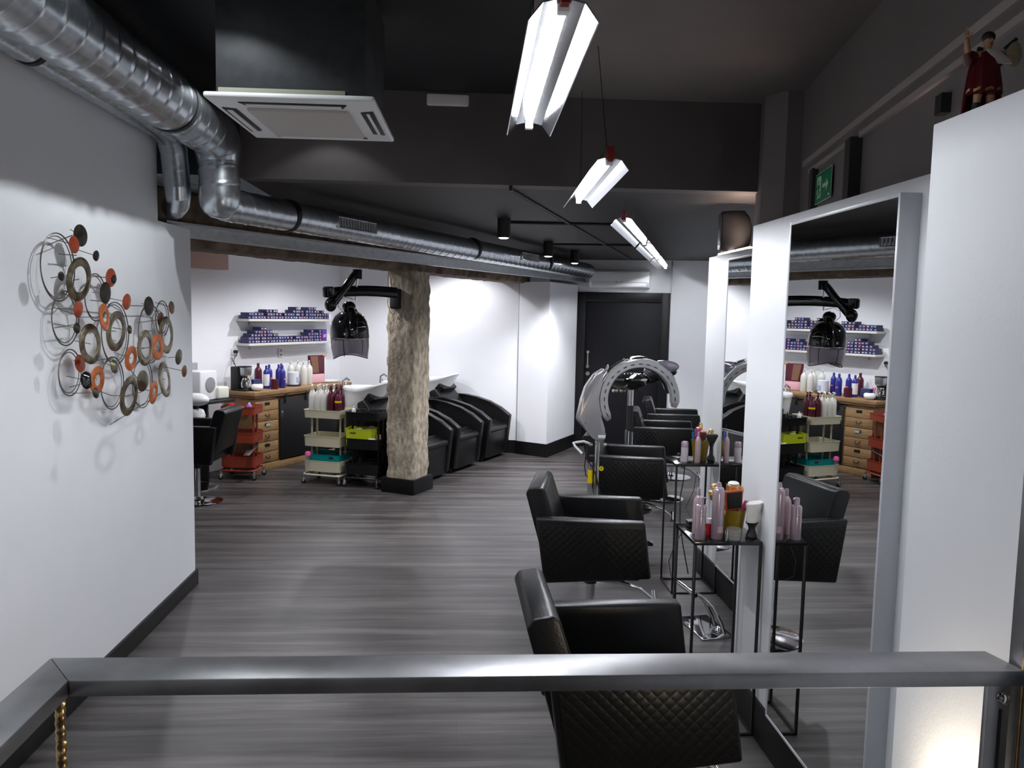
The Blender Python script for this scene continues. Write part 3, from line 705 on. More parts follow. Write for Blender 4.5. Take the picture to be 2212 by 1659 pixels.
MB().box((.09, -.1385, .14), (.05, .006, .022), .004).build('handle_slot', MAROON, t)
t = thing('pink_lid_jar', 'clear jar with bright pink lid on the cream trolley bottom tray', 'jar', onto(CT, CR, -.155, -.158, .225))
MB().lathe([(.022, 0), (.028, .004), (.028, .075)], n=18).build('jar_body', CLEAR, t); MB().lathe([(.032, .073), (.033, .095), (.024, .115), (0, .118)], n=18).build('lid', PINK, t)
tag(MB().box((0, 0, 0), (.025, .02, .03), .006, T(*onto(CT, CR, .16, .05, .322))).build('clip', PINK), 'small pink clip at the right end of the teal basket', 'clip')
BT = (-.975, 8.325)
t = tub('lime_basket', 'lime green plastic basket on the middle tray of the black trolley', LIME, onto(BT, CR, -.05, -.05, .51-.11+.009), CR+.15, .28, .20, .20, 'basket')
MB().box((-.06, -.100, .16), (.06, .006, .02), .004).build('handle_slot', mat('brown_slot', (.15, .12, .01), .5), t)
mb = MB(); rnd = random.Random(4)
for i in range(7): mb.ell((rnd.uniform(-.07, .09), rnd.uniform(-.05, .06), .10+rnd.uniform(0, .025)), (.03, .022, .016), 6)
o = mb.build('foam_scraps', mat('beige_foam', (.60, .45, .38), .8), loc=onto(BT, CR, -.03, -.04, .49)); tag(o, 'beige and pale pink scraps heaped in the lime green basket', 'scraps'); o['kind'] = 'stuff'
bottle('white_bottle', 'small white dropper bottle at the front of the black trolley top', WPL, onto(BT, CR, -.105, -.115, .785-.085+.009), .135, .021, 'tall')
bottle('dark_bottle', 'small black bottle with brush on the black trolley top', BGLS, onto(BT, CR, .035, -.09, .785-.085+.009), .13, .018, 'tall', cat='bottle')
bottle('white_jar', 'low white jar at the right of the lime basket', WPL, onto(BT, CR, .095, -.11, .51-.11+.009), .105, .036, 'jar', cat='jar')
bottle('pink_jar', 'pale pink jar behind the low white jar on the black trolley', PALEP, onto(BT, CR, .135, -.03, .51-.11+.009), .135, .024, 'jar', cat='jar')
tag(MB().sweep([(-.10, -.135, 0), (.03, -.16, .012), (.12, -.14, .0)], .006, 8).build('curling_tongs', BGLS, loc=onto(BT, CR, 0, -.01, .255)), 'glossy black tongs across the lowest tray of the black trolley', 'tongs')
RTc, RR_ = (-2.355, 8.655), rad(-6)
bottle('purple_pot', 'purple and white pot at the right front of the red trolley top', mat('purple_plastic', (.30, .14, .50), .4), onto(RTc, RR_, .10, -.06, .709), .115, .030, 'tall', capm=WPL, cat='pot')
t = thing('red_sponge', 'bright red and white sponge on the red trolley top', 'sponge', onto(RTc, RR_, -.08, -.06, .709), .2)
MB().box((0, 0, .035), (.11, .07, .07), .012).build('foam_block', WPL, t); MB().prism([(-.04, 0), (.045, 0), (.02, .03), (-.02, .032)], 'y', -.03, .03, .006, T(-.01, 0, .07)).build('red_top', REDB, t)
tag(MB().box((0, 0, .035), (.07, .06, .07), .008).build('soap_block', mat('cream_block', (.70, .62, .42), .5), loc=onto(RTc, RR_, .01, -.08, .709)), 'cream coloured block between sponge and purple pot', 'block')
tag(MB().prism([(-.03, -.19), (.03, -.19), (.04, .19), (-.04, .19)], 'z', 0, .008, .002, M=T(rx=.16)).build('grey_board', ALU, loc=onto(RTc, RR_, .13, -.10, .32)), 'grey flat board sticking out of the lowest red trolley tray', 'board')

# ------------------------------------------------------------------ sideboard and what stands on it
F0 = Vector((-2.27, 8.84, 0)); SR_ = rad(61)
def sb(u, v, z=.905): p = F0+su*u+Vector((-.875, .485, 0))*v; return (p.x, p.y, z)
t = thing('sideboard', 'long pine sideboard with drawers and black sliding doors against the white wall', 'sideboard', tuple(F0), SR_)
MB().box((.86, .245, .882), (1.74, .51, .045), .004).build('worktop', WOOD, t)
MB().box((.86, .245, .848), (1.70, .485, .03), .006).build('moulding', WOOD, t)
MB().box((.86, .265, .455), (1.64, .44, .76), .003).build('body', WOOD, t)
MB().box((.86, .255, .04), (1.68, .47, .08), .003).build('plinth', WOODP, t)
for i in range(6):
    z = .80-.118*i-.06
    d = MB().box((.225, .040, z), (.36, .02, .112), .003).build('drawer', WOOD if i % 2 else WOODP, t)
    if i % 2 == 0: MB().box((.225, .0295, z+.02), (.075, .004, .032), .006).build('grip_slot', BMAT, d)
    else:
        MB().sweep([(.195, .03, z+.02), (.195, .018, z+.012), (.205, .014, z-.008), (.245, .014, z-.008), (.255, .018, z+.012), (.255, .03, z+.02)], .005, 8).build('ring_pull', mat('dark_iron', (.06, .05, .045), .4, .8), d)
tg = MB().box((.235, .027, .80-.118*2-.045), (.06, .003, .03), 0).build('paper_tag', mat('pale_blue_paper', (.35, .5, .55), .6), t)
for x0 in (.43, 1.02):
    MB().box((x0+.27, .022, .445), (.56, .018, .70), .004).build('sliding_door', mat('black_door_wood', (.010, .010, .011), .5, bump=.2), t)
mb = MB(); mb.box((.98, .018, .825), (1.2, .008, .018), .001)
mb.build('door_rail', BMET, t)
for x in (.50, .86, 1.10, 1.46):
    MB().box((x, .008, .79), (.03, .006, .09), .001).cyl((x, -.004, .828), (x, .014, .828), .022, n=18).build('door_hanger', BMET, t)
MB().box((.445, .008, .60), (.02, .012, .12), .004).build('door_handle', CHR, t)
# coffee maker
t = thing('coffee_maker', 'black and steel filter coffee maker at the left end of the sideboard', 'coffee maker', sb(.10, .27), SR_)
MB().box((0, .05, .135), (.17, .10, .27), .012).build('body', BMAT, t)
MB().box((0, -.01, .012), (.17, .22, .024), .008).build('base', BMAT, t)
MB().lathe([(.055, .17), (.065, .19), (.068, .265), (.06, .27), (0, .27)], c=(0, -.045, 0), n=28).build('filter_drum', ALU, t)
MB().lathe([(.072, .262), (.072, .275), (0, .280)], c=(0, -.04, 0), n=28).build('lid', BMAT, t)
j = MB().lathe([(.050, .026), (.062, .04), (.064, .09), (.048, .135), (.045, .145), (0, .145)], c=(0, -.05, 0), n=28).build('jug', mat('polished_steel', (.65, .64, .62), .15, 1), t)
MB().sweep([(-.055, -.075, .125), (-.095, -.10, .12), (-.10, -.105, .07), (-.06, -.08, .05)], .009, 10).build('handle', BMAT, j)
MB().sweep([(.02, .10, .24), (.03, .15, .30), (.05, .20, .33), (.06, .215, .36)], .004, 6).build('power_cable', BMAT, t)
o = MB().ell((0, 0, .038), (.068, .062, .040), 8).ell((.03, .02, .055), (.035, .03, .025), 6).ell((-.025, -.01, .055), (.04, .03, .024), 6).build('folded_towel', PAPER, loc=sb(.155, .11)); tag(o, 'crumpled white cloth at the front left of the sideboard', 'cloth')
bottle('pink_lid_tub', 'white tub with bright pink lid behind the coffee jug', WPL, sb(.235, .36), .125, .045, 'jar', capm=PINK, cat='tub')
t = thing('navy_box', 'navy blue box between the coffee maker and the bottles', 'box', sb(.315, .30), SR_)
MB().box((0, 0, .045), (.13, .10, .09), .006).build('body', NAVY, t); MB().box((0, 0, .10), (.125, .095, .02), .006).build('lid', mat('blue_lid', (.03, .05, .22), .4), t)
bottle('maroon_bottle', 'tall maroon bottle leftmost among the bottles on the sideboard', MAROON, sb(.485, .40), .285, .043, 'tall')
b = bottle('blue_bottle', 'blue bottle with a large white label on the sideboard', BLUE, sb(.445, .24), .265, .036, 'tall', 'blue bottles on the sideboard')
MB().lathe([(.0368, .03), (.0368, .165)], n=20).build('paper_label', PAPER, b)
LBP = mat('coral_label', (.8, .12, .12), .5)
def blueb(l, u, v):
    b = bottle('blue_bottle', l, BLUE, sb(u, v), .265, .037, 'tall', 'blue bottles on the sideboard')
    MB().prism([(-.014, -.009), (.014, -.009), (.014, .009), (-.014, .009)], 'y', -.0385, -.034, M=T(0, 0, .105, rz=SR_)).build('coral_label', LBP, b)
    return b
blueb('blue bottle just right of the white labelled one', .59, .33)
blueb('blue bottle standing behind the front blue pair on the sideboard', .685, .27)
b = blueb('blue bottle standing foremost, right of the maroon jars', .59, .13)
blueb('rightmost blue bottle on the sideboard, beside the white tub', .82, .35)
bottle('maroon_jar', 'maroon jar in front of the white labelled blue bottle', MAROON, sb(.44, .11), .115, .042, 'jar', 'maroon jars on the sideboard', cat='jar')
bottle('maroon_jar', 'maroon jar behind its twin, left of the front blue bottle', MAROON, sb(.50, .165), .10, .034, 'jar', 'maroon jars on the sideboard', cat='jar')
t = thing('white_tub', 'clear white tub with blue print on a dark base', 'tub', sb(.86, .20), SR_)
MB().lathe([(.085, 0), (.088, .012), (.06, .016), (0, .016)], n=30).build('dark_base', BMAT, t)
MB().lathe([(.055, .016), (.062, .02), (.066, .165), (.060, .17), (0, .17)], n=30).build('tub_body', mat('milky_tub', (.72, .76, .84), .3), t)
MB().prism([(-.025, .05), (.03, .05), (.03, .11), (-.025, .11)], 'y', -.068, -.062, M=T(rz=.2)).build('blue_print', mat('pale_blue_print', (.40, .45, .65), .5), t)
for u_, v_, l in ((1.00, .36, 'white pump bottle farthest left behind the white tub'), (1.10, .33, 'white pump bottle second from left by the maroon album'), (1.05, .20, 'foremost white pump bottle on the sideboard'), (1.15, .20, 'white pump bottle touching the maroon album')):
    bottle('pump_bottle', l, PWH, sb(u_, v_), .295, .042, 'pump', 'white pump bottles on the sideboard', capm=PWH)
t = thing('colour_album', 'large maroon album standing upright with an orange corner', 'album', sb(1.33, .24), SR_+rad(-14))
MB().box((0, 0, .175), (.23, .035, .35), .003).build('cover', MAROON, t)
MB().box((.120, 0, .17), (.014, .05, .34), .002).build('spine', WPL, t); MB().box((.11, -.008, .345), (.05, .05, .02), .004).build('orange_corner', mat('orange_tape', (.8, .2, .03), .5), t)
MB().box((0, -.019, .06), (.22, .003, .11), .001).build('pale_band', PALEP, t); MB().prism([(-.06, .13), (.03, .13), (.01, .34), (-.10, .34)], 'y', -.0195, -.017).build('picture', mat('brown_print', (.20, .10, .06), .5), t)
t = thing('white_tray', 'white round tray at the right end of the sideboard', 'tray', sb(1.56, .24))
MB().lathe([(.10, 0), (.14, .006), (.145, .018), (.138, .018), (.12, .010), (0, .010)], n=36).build('tray_dish', CERA, t)
t = thing('white_dispenser', 'white round bodied item with black spout behind the tray', 'dispenser', sb(1.60, .40))
MB().lathe([(.045, 0), (.055, .02), (.055, .09), (.03, .12), (.022, .17), (.022, .24), (0, .245)], n=22).build('body', WPL, t); MB().box((-.05, -.02, .14), (.05, .02, .03), .006).build('spout', BMAT, t)
# splash back paper, wall sockets
def onwall(u, z, w, h, th, m, name): return MB().box((0, 0, 0), (w, th, h), .002).build(name, m)
so = thing('wall_socket', 'white double wall socket below the lower shelf', 'socket', sb(.97, .496, 1.29), SR_); MB().box((0, -.004, 0), (.08, .012, .12), .004).build('plate', WPL, so)
for z in (-.028, .028): MB().lathe([(.018, 0), (.018, .004), (.014, .004), (.013, 0), (0, 0)], n=18, M=T(0, -.010, z, rx=pi/2)).build('outlet', mat('socket_ivory', (.7, .62, .5), .4), so)
so = thing('wall_socket', 'white wall socket with plugged cables above the coffee maker', 'socket', sb(.20, .496, 1.33), SR_); MB().box((0, -.004, 0), (.08, .012, .08), .004).build('plate', WPL, so)
MB().cyl((0, -.01, 0), (0, -.05, 0), .018).sweep([(0, -.05, 0), (-.02, -.07, -.03), (-.06, -.06, -.08), (-.07, -.07, -.14)], .004, 6).build('plug', BMAT, so)
# shelves and cartons
LAB = [mat('label_pink', (.62, .22, .30), .5), mat('label_yellow', (.60, .45, .20), .5), mat('label_lilac', (.30, .30, .48), .5), mat('label_white', (.52, .50, .56), .5)]
def carton(i):
    mb = MB(); mb.box((0, 0, .0185), (.044, .125, .037), .001); k = len(mb.bm.faces)
    mb.box((0, -.063, .0185), (.024, .001, .013))
    o = mb.build('dye_carton', NAVY); o.data.materials.append(LAB[i])
    fs = list(o.data.polygons)
    for f in fs:
        if f.center.y < -.0626: f.material_index = 1
    return o
protos = [carton(i) for i in range(4)]
ORD = 'first second third fourth fifth sixth seventh eighth ninth tenth eleventh twelfth thirteenth fourteenth fifteenth sixteenth seventeenth eighteenth nineteenth twentieth twenty-first twenty-second twenty-third twenty-fourth twenty-fifth twenty-sixth twenty-seventh twenty-eighth twenty-ninth thirtieth'.split()
used = [False]*4
def put_carton(u, v, z, kind, label, group, r=0):
    if not used[kind]: o = protos[kind]; used[kind] = True
    else: o = protos[kind].copy(); C.objects.link(o)
    o.location = sb(u, v, z); o.rotation_euler = (0, 0, SR_+r); o['label'] = label; o['category'] = 'box'; o['group'] = group
rnd = random.Random(11)
for z0, nm, prof in ((1.705, 'upper', [2, 2, 2, 2, 2, 1, 3, 3, 3, 3, 2, 1, 2, 2, 2, 3, 4, 3, 3, 1, 3, 4, 4, 4, 3, 2, 3, 2, 2]), (1.425, 'lower', [2, 3, 4, 4, 5, 5, 4, 4, 3, 3, 2, 2, 2, 2, 2, 1, 2, 2, 2, 2, 2, 3, 4, 3, 3, 4])):
    sh = thing('wall_shelf', '%s narrow white shelf on the wall, lined with small navy boxes' % nm, 'shelf', sb(1.04, .40, z0-.028), SR_)
    MB().box((0, 0, .014), (1.60, .195, .028), .003).build('board', mat('shelf_board', (.62, .61, .56), .4), sh)
    MB().box((0, .08, -.03), (1.2, .02, .04), .002).build('hanging_rail', WPL, sh)
    for i, n in enumerate(prof):
        kk = rnd.choice([0, 0, 1, 2, 2, 3] if nm == 'upper' else [2, 2, 2, 1, 0, 3])
        for q in range(n):
            if rnd.random() < .35: kk = rnd.choice([0, 1, 2, 3])
            put_carton_lab = 'navy box with %s label, %s up in the %s stack from left, %s shelf' % (('pink', 'yellow', 'lilac', 'pale')[kk], ORD[q], ORD[i], nm)
            put_carton(.275+.0495*i+rnd.uniform(-.002, .002), .385+rnd.uniform(-.008, .008), z0+.0372*q, kk, put_carton_lab, 'small dye boxes on the %s shelf' % nm)
t = thing('purple_pack', 'purple pack with a pink splash at the right of the lower shelf', 'box', sb(1.62, .39, 1.425), SR_)
MB().box((0, 0, .075), (.09, .10, .15), .004).build('carton', mat('purple_carton', (.07, .03, .28), .4), t); MB().prism([(-.03, .04), (.025, .05), (.03, .09), (-.02, .085)], 'y', -.0515, -.049).build('pink_splash', LAB[0], t)
bottle('white_jar', 'white jar at the right end of the upper shelf', WPL, sb(1.745, .38, 1.705), .07, .033, 'jar', cat='jar')
# pinkish boxed recess at upper left of shelf wall
struct(MB().box((-.33, .42, 2.42), (.62, .16, .36), .004, Matrix.Translation(F0)@Matrix.Rotation(SR_, 4, 'Z')).build('trim_3', CARD))

# ------------------------------------------------------------------ desk, white appliance, white hair processor (left, beyond wall end)
t = thing('black_desk', 'black topped desk left of the sideboard with grey files beneath', 'desk', sb(-.75, .30, 0), SR_)
MB().box((0, 0, .835), (1.12, .42, .03), .003).build('desktop', BMAT, t)
MB().box((.20, .0, .41), (.02, .36, .82), .002).build('side_panel', BMAT, t); MB().box((-.5, 0, .41), (.02, .36, .82), .002).build('side_panel', BMAT, t)
for i, (x, m) in enumerate(((.25, mat('grey_file', (.30, .30, .33), .4)), (.31, ALU), (.37, mat('pink_grey_file', (.35, .25, .28), .5)))):
    tag(MB().box((0, 0, .13), (.045, .25, .26), .004).build('lever_file', m, loc=sb(-.75+x-.45+.05, .28, .56)), ('grey', 'silver', 'pinkish grey')[i]+' file standing under the black desk', 'file').rotation_euler = (0, 0, SR_)
tag(MB().box((0, 0, 0), (.40, .36, .02), .002).build('file_shelf', BMAT, loc=sb(-.86, .30, .55)), 'black board under the desk carrying files', 'shelf').rotation_euler = (0, 0, SR_)
t = thing('white_appliance', 'white square appliance with a round grey window on the desk', 'appliance', sb(-.50, .27, .852), SR_+rad(10))
MB().box((0, .02, .155), (.28, .24, .31), .012, seg=3).build('body', WPL, t)
MB().lathe([(.078, 0), (.078, .008), (.066, .010), (0, .010)], n=36, M=T(.02, -.10, .165, rx=pi/2)).build('round_window', GPL, t)
MB().box((-.02, .165, .19), (.36, .02, .38), .002).build('grey_back_board', mat('grey_board_mat', (.30, .32, .33), .5), t)
tag(MB().box((0, 0, .065), (.16, .12, .13), .02, seg=3).build('towel_roll', mat('off_white_towel', (.74, .74, .66), .8), loc=sb(-.285, .22, .852)), 'off white folded towel pile right of the appliance', 'towel').rotation_euler = (0, 0, SR_)
t = thing('white_hair_processor', 'white hair processor on a chrome pole, mostly hidden behind the left wall end', 'hair processor', (-2.68, 8.12, 0), rad(-30))
MB().lathe([(.0, 0), (.22, 0), (.22, .012), (.03, .03), (0, .03)], n=32).build('base', CHR, t)
MB().cyl((0, 0, .02), (0, 0, .62), .02).build('pole', CHR, t)
MB().prism([(-.16, .42), (-.03, .40), (.10, .74), (.07, .81), (-.04, .81)], 'y', -.07, .07, .03, seg=3).build('lower_arm', WPL, t)
MB().ell((.03, 0, .905), (.15, .09, .065), 12).build('head', WPL, t)
MB().cyl((.02, 0, .79), (.02, 0, .87), .03).build('joint', BMAT, t)

# ------------------------------------------------------------------ wall arm hair dryer on the pillar
t = thing('wall_hair_dryer', 'black hood hair dryer hanging from a jointed arm on the pillar', 'hair dryer', (-.655, 8.0, 1.90))
o = Vector((-.655, 8.0, 1.90))
def lp(x, y, z): return tuple(Vector((x, y, z))-o)
Mb = Matrix.Translation(Vector((-.663, 7.952, 1.95))-o)@Matrix.Rotation(rad(-28), 4, 'Z')
MB().box((0, 0, 0), (.10, .09, .20), .018, Mb, 3).build('wall_bracket', BMAT, t)
aA, aB = Vector((-.66, 7.86, 2.005)), Vector((-1.235, 7.45, 1.985))
def boxarm(a, b, h0, h1, wd):
    mb = MB(); d = (b-a).normalized(); s = Vector((d.y, -d.x, 0)).normalized(); up = Vector((0, 0, 1)); secs = []
    for k in range(7):
        f = k/6; p = a.lerp(b, f)-o+up*(.018*sin(pi*f)); h = h0+(h1-h0)*f
        secs.append([p+s*(wd*.5)*q0+up*h*q1 for q0, q1 in ((1, .25), (.7, .5), (-.7, .5), (-1, .25), (-1, -.25), (-.7, -.5), (.7, -.5), (1, -.25))])
    return mb.loft(secs)
boxarm(aA, aB, .105, .095, .075).build('lower_arm', BGLS, t)
MB().lathe([(0, -.05), (.045, -.05), (.058, -.03), (.058, .035), (.045, .05), (0, .05)], c=lp(-1.235, 7.45, 1.99), n=22).build('elbow_cap', BGLS, t)
MB().ell(lp(-1.215, 7.43, 1.875), (.055, .055, .065), 12).build('elbow_ball', BGLS, t)
bA, bB = Vector((-1.20, 7.46, 1.875)), Vector((-1.0, 7.60, 2.165))
mb = MB()
mb.sweep([Vector(lp(*p)) for p in ((-1.215, 7.43, 1.865), (-1.17, 7.47, 1.93), (-1.09, 7.53, 2.04), (-1.03, 7.58, 2.14), (-.995, 7.60, 2.175))], [.045, .042, .040, .040, .046], 14, asp=(1, .7))
mb.cyl(lp(-.995, 7.60, 2.12), lp(-.995, 7.60, 2.21), .045); mb.build('upper_arm', BGLS, t)
hx, hy = -1.055, 7.585
MB().cyl(lp(-.995, 7.60, 2.12), lp(-1.01, 7.60, 1.92), .010).cyl(lp(-1.01, 7.60, 2.03), lp(-1.01, 7.60, 2.055), .024).build('suspension_rod', CHR, t)
M = T(*lp(-1.06, 7.59, 1.56), ry=rad(-2))
mb = MB(); mb.lathe([(.178, .0), (.182, .012), (.178, .10), (.165, .16), (.135, .215), (.09, .25), (.04, .265), (0, .268)], n=40, M=M, sx=1, sy=1)
mb.build('hood', BGLS, t)
MB().lathe([(.181, -.004), (.186, .004), (.181, .012)], n=40, M=M).build('hood_rim', CHR, t)
nn_ = 48; r0 = [(.176*cos(2*pi*j/nn_), .176*sin(2*pi*j/nn_), 0) for j in range(nn_)]
def vis(r, dz): return [(r*cos(2*pi*j/nn_), r*sin(2*pi*j/nn_), -dz-.022*cos(4*pi*j/nn_)) for j in range(nn_)]
mb = MB(); mb.loft([r0, [(p[0]*1.0, p[1]*1.0, -.07) for p in r0], vis(.160, .165), vis(.157, .165), [(p[0]*.975, p[1]*.975, -.07) for p in r0], [(p[0]*.975, p[1]*.975, 0) for p in r0]], M=M, caps=False)
v = mb.build('visor', SMOKE, t)
for k in range(6):
    a = 2*pi*k/6+.3
    MB().sweep([(.176*cos(a), .176*sin(a), -.005), (.174*cos(a), .174*sin(a), -.08), (.159*cos(a), .159*sin(a), -.16)], .0035, 6, M=M).build('visor_rib', BMAT, v)
mb = MB(); rimp = [(p[0], p[1], p[2]) for p in vis(.159, .165)]; mb.sweep(rimp, .004, 6, closed=True, M=M); mb.build('visor_edge', BMAT, v)
mb = MB()
for s in (-1, 1):
    mb.sweep([(0, 0, .30), (.03, s*.07, .275), (.06, s*.15, .19), (.06, s*.184, .10)], [.03, .030, .034, .03], 12, asp=(.5, 1.2), M=M)
mb.ell((0, 0, .30), (.065, .065, .055), 10, M=M)
mb.build('yoke', BGLS, t)
MB().sweep([lp(-1.03, 7.60, 1.93), lp(-1.10, 7.58, 1.95), lp(-1.16, 7.56, 1.92), lp(-1.17, 7.57, 1.86), lp(-1.13, 7.58, 1.82)], .003, 6).build('loop_cable', BMAT, t)
MB().box((-.02, -.181, .05), (.028, .006, .028), .003, M).build('badge', CHR, t)
tag(MB().sweep([(-.745, 8.02, 2.24), (-.747, 8.0, 2.10), (-.74, 7.97, 1.98), (-.745, 7.96, 1.90), (-.72, 7.96, 1.82), (-.69, 7.965, 1.79), (-.668, 7.955, 1.83)], .003, 6).build('power_cable', BMAT), 'thin black cable looping down beside the pillar bracket', 'cable')
# ------------------------------------------------------------------ silver arched hair processor
t = thing('hair_processor', 'silver hair processor with a wide arched heater ring on a pole', 'hair processor', (.96, 5.50, 0), 0)
MB().lathe([(0, 0), (.20, 0), (.21, .01), (.19, .03), (.04, .06), (.03, .08), (0, .08)], n=36).build('base', SILV, t)
MB().cyl((0, 0, .06), (0, 0, .96), .018, n=20).build('pole', CHR, t)
MB().cyl((-.045, .0, .10), (-.045, .0, .79), .017, n=16).build('side_pole', SILV, t)
MB().lathe([(.0185, 0), (.0185, .095)], c=(-.045, 0, .645), n=18).prism([(-.002, .69), (.002, .69), (.002, .70), (-.002, .70)], 'y', -.02, -.018, M=T(-.045, 0, 0)).build('yellow_label', YEL, t)
yt = MB().lathe([(.017, 0), (.017, .003), (0, .003)], n=22, M=T(.028, -.03, .755, rx=pi/2)).build('yellow_tag', YEL, t)
MB().box((.028, -.0345, .755), (.004, .001, .016)).box((.028, -.0345, .763), (.012, .001, .003)).build('tag_print', BMAT, yt)
body = [(-.01, .945), (-.045, .975), (-.155, 1.10), (-.125, 1.24), (-.10, 1.33), (-.04, 1.42), (.03, 1.465), (.03, 1.44), (.0, 1.36), (-.01, 1.25), (.0, 1.12), (.03, 1.03), (.055, 1.0), (.045, .96), (.02, .945)]
MB().prism(body, 'y', -.055, .055, .014, seg=3).build('control_housing', SILV, t)
MB().box((.02, -.056, .985), (.05, .003, .022), .001).build('badge', WPL, t)
MB().sweep([(-.125, -.056, 1.07), (-.09, -.058, 1.10), (-.08, -.058, 1.085)], .003, 6).build('seam', GPL, t)
def ring(cx, cz, R, a0, a1, n, w, d, y0, rotz=0):
    mb = MB(); secs = []
    for i in range(n+1):
        a = rad(a0+(a1-a0)*i/n); c, s = cos(a), sin(a); k = 1-.25*abs(i/n-.5)*0; e = min(1, .55+min(i, n-i)*.25)
        ro, ri = R+w*.5*e, R-w*.5*e; dd2 = d*e
        secs.append([(cx+ro*c, y0-dd2*.35, cz+ro*s), (cx+(ro-.006)*c, y0-dd2*.5, cz+(ro-.006)*s), (cx+(ri+.006)*c, y0-dd2*.5, cz+(ri+.006)*s), (cx+ri*c, y0-dd2*.35, cz+ri*s), (cx+ri*c, y0+dd2*.5, cz+ri*s), (cx+ro*c, y0+dd2*.5, cz+ro*s)])
    mb.loft(secs, M=T(0, 0, 0, rz=rotz)); return mb
cx, cz, R = .285, 1.245, .255
rg = ring(cx, cz, R, 215, -12, 46, .062, .05, -.01).build('heater_ring', mat('bright_silver', (.50, .50, .51), .2, .7), t)
for i in range(17):
    a = rad(205-i*12.7)
    MB().box((R*cos(a), 0, R*sin(a)), (.003, .0015, .002)).bm.free()
    MB().box((0, 0, 0), (.026, .003, .007), 0, T(cx+(R-.004)*cos(a), -.0355, cz+(R-.004)*sin(a))@Matrix.Rotation(-(a-pi/2), 4, 'Y')).build('air_slit', BMAT, rg)
ring(cx+.005, cz+.008, R+.012, 175, 20, 40, .05, .05, .045).build('ring_shell', CHR, t)
g2 = ring(cx, cz, R-.01, 150, 8, 34, .05, .03, .0, 0)
g2.build('rear_ring', mat('dark_chrome', (.12, .12, .13), .12, .9), t, loc=(.0, .115, .0))
MB().ell((.47, .07, 1.475), (.115, .07, .045), 14, T(0, 0, 0)).build('top_sensor_pod', mat('smoke_purple_pod', (.16, .14, .18), .1, .4, coat=.5), t)
MB().ell((.27, .04, 1.525), (.10, .045, .025), 12).build('top_shell', CHR, t)
MB().cyl((.03, -.02, 1.44), (.05, -.02, 1.47), .012).ell((.052, -.02, 1.475), .012, 8).build('hinge_knob', CHR, t)
MB().sweep([(-.05, 0, .925), (-.10, -.02, .945), (-.15, -.03, .94), (-.175, -.03, .935), (-.165, -.05, .915), (-.135, -.08, .885), (-.12, -.09, .87)], .009, 10).build('handle', WPL, t)
for x in (-.05, .05): MB().ell((x, -.03, .925), .014, 8).build('clamp_knob', CHR, t)
MB().sweep([(-.07, .02, .92), (-.075, .0, .82), (-.03, -.03, .76), (.0, -.035, .68), (.02, -.04, .58), (.03, -.045, .48), (.045, -.05, .44)], .005, 8).sweep([(-.075, .02, .86), (-.085, 0, .76), (-.075, 0, .70), (-.06, 0, .685)], .004, 8).build('cable', BMAT, t)
MB().box((.055, -.05, .425), (.045, .018, .018), .005, T(0, 0, 0)).cyl((.05, -.05, .455), (.062, -.05, .442), .009).build('plug', WPL, t)
# wash style hood on stand, behind
t = thing('stand_hair_dryer', 'glossy black dish shaped hair processor on a chrome stand before the black door', 'hair processor', (1.565, 7.35, 0), 0)
MB().lathe([(0, 0), (.24, 0), (.25, .012), (.05, .04), (.035, .06), (0, .06)], n=36).build('base', CHR, t)
MB().cyl((0, 0, .04), (0, 0, .76), .022).cyl((.045, 0, .05), (.045, 0, .74), .012).build('lower_pole', CHR, t)
MB().cyl((.02, 0, .75), (.02, 0, .99), .032).build('pole_sleeve', BMAT, t)
MB().cyl((.02, 0, .97), (.02, 0, 1.20), .027).build('upper_pole', CHR, t)
MB().lathe([(.0, 1.135), (.10, 1.145), (.175, 1.19), (.205, 1.24), (.21, 1.262), (.19, 1.275), (.12, 1.30), (0, 1.31)], c=(-.02, 0, 0), n=36).build('dish', BGLS, t)
MB().lathe([(.207, 1.238), (.213, 1.255), (.209, 1.262)], c=(-.02, 0, 0), n=36).build('dish_trim', CHR, t)
mb = MB()
for i in range(8): mb.ell((-.10+.03*i, -.12, 1.295), (.010, .012, .008), 6)
mb.build('bead_row', CHR, t)
MB().prism([(.12, 1.20), (.17, 1.28), (.15, 1.36), (.20, 1.43), (.42, 1.36), (.44, 1.30), (.22, 1.21)], 'y', -.11, .11, .03, seg=3).build('side_wing', BGLS, t)
MB().prism([(.11, 1.29), (.16, 1.44), (.34, 1.40), (.15, 1.29)], 'y', -.116, -.10, .008).build('wing_cover', mat('smoke_purple_pod', (.1, .1, .1)), t)
for x, s in ((-.16, .018), (-.13, .014), (-.09, .016), (-.06, .013)): MB().ell((x, -.09, 1.135), (s, s, s*.9), 8).build('castor_knob', mat('beige_knob', (.4, .36, .30), .3), t)
MB().sweep([(.05, -.02, 1.14), (.14, -.04, 1.10), (.17, -.03, .95), (.12, 0, .86), (.05, 0, .90)], .004, 6).build('cable', BMAT, t)

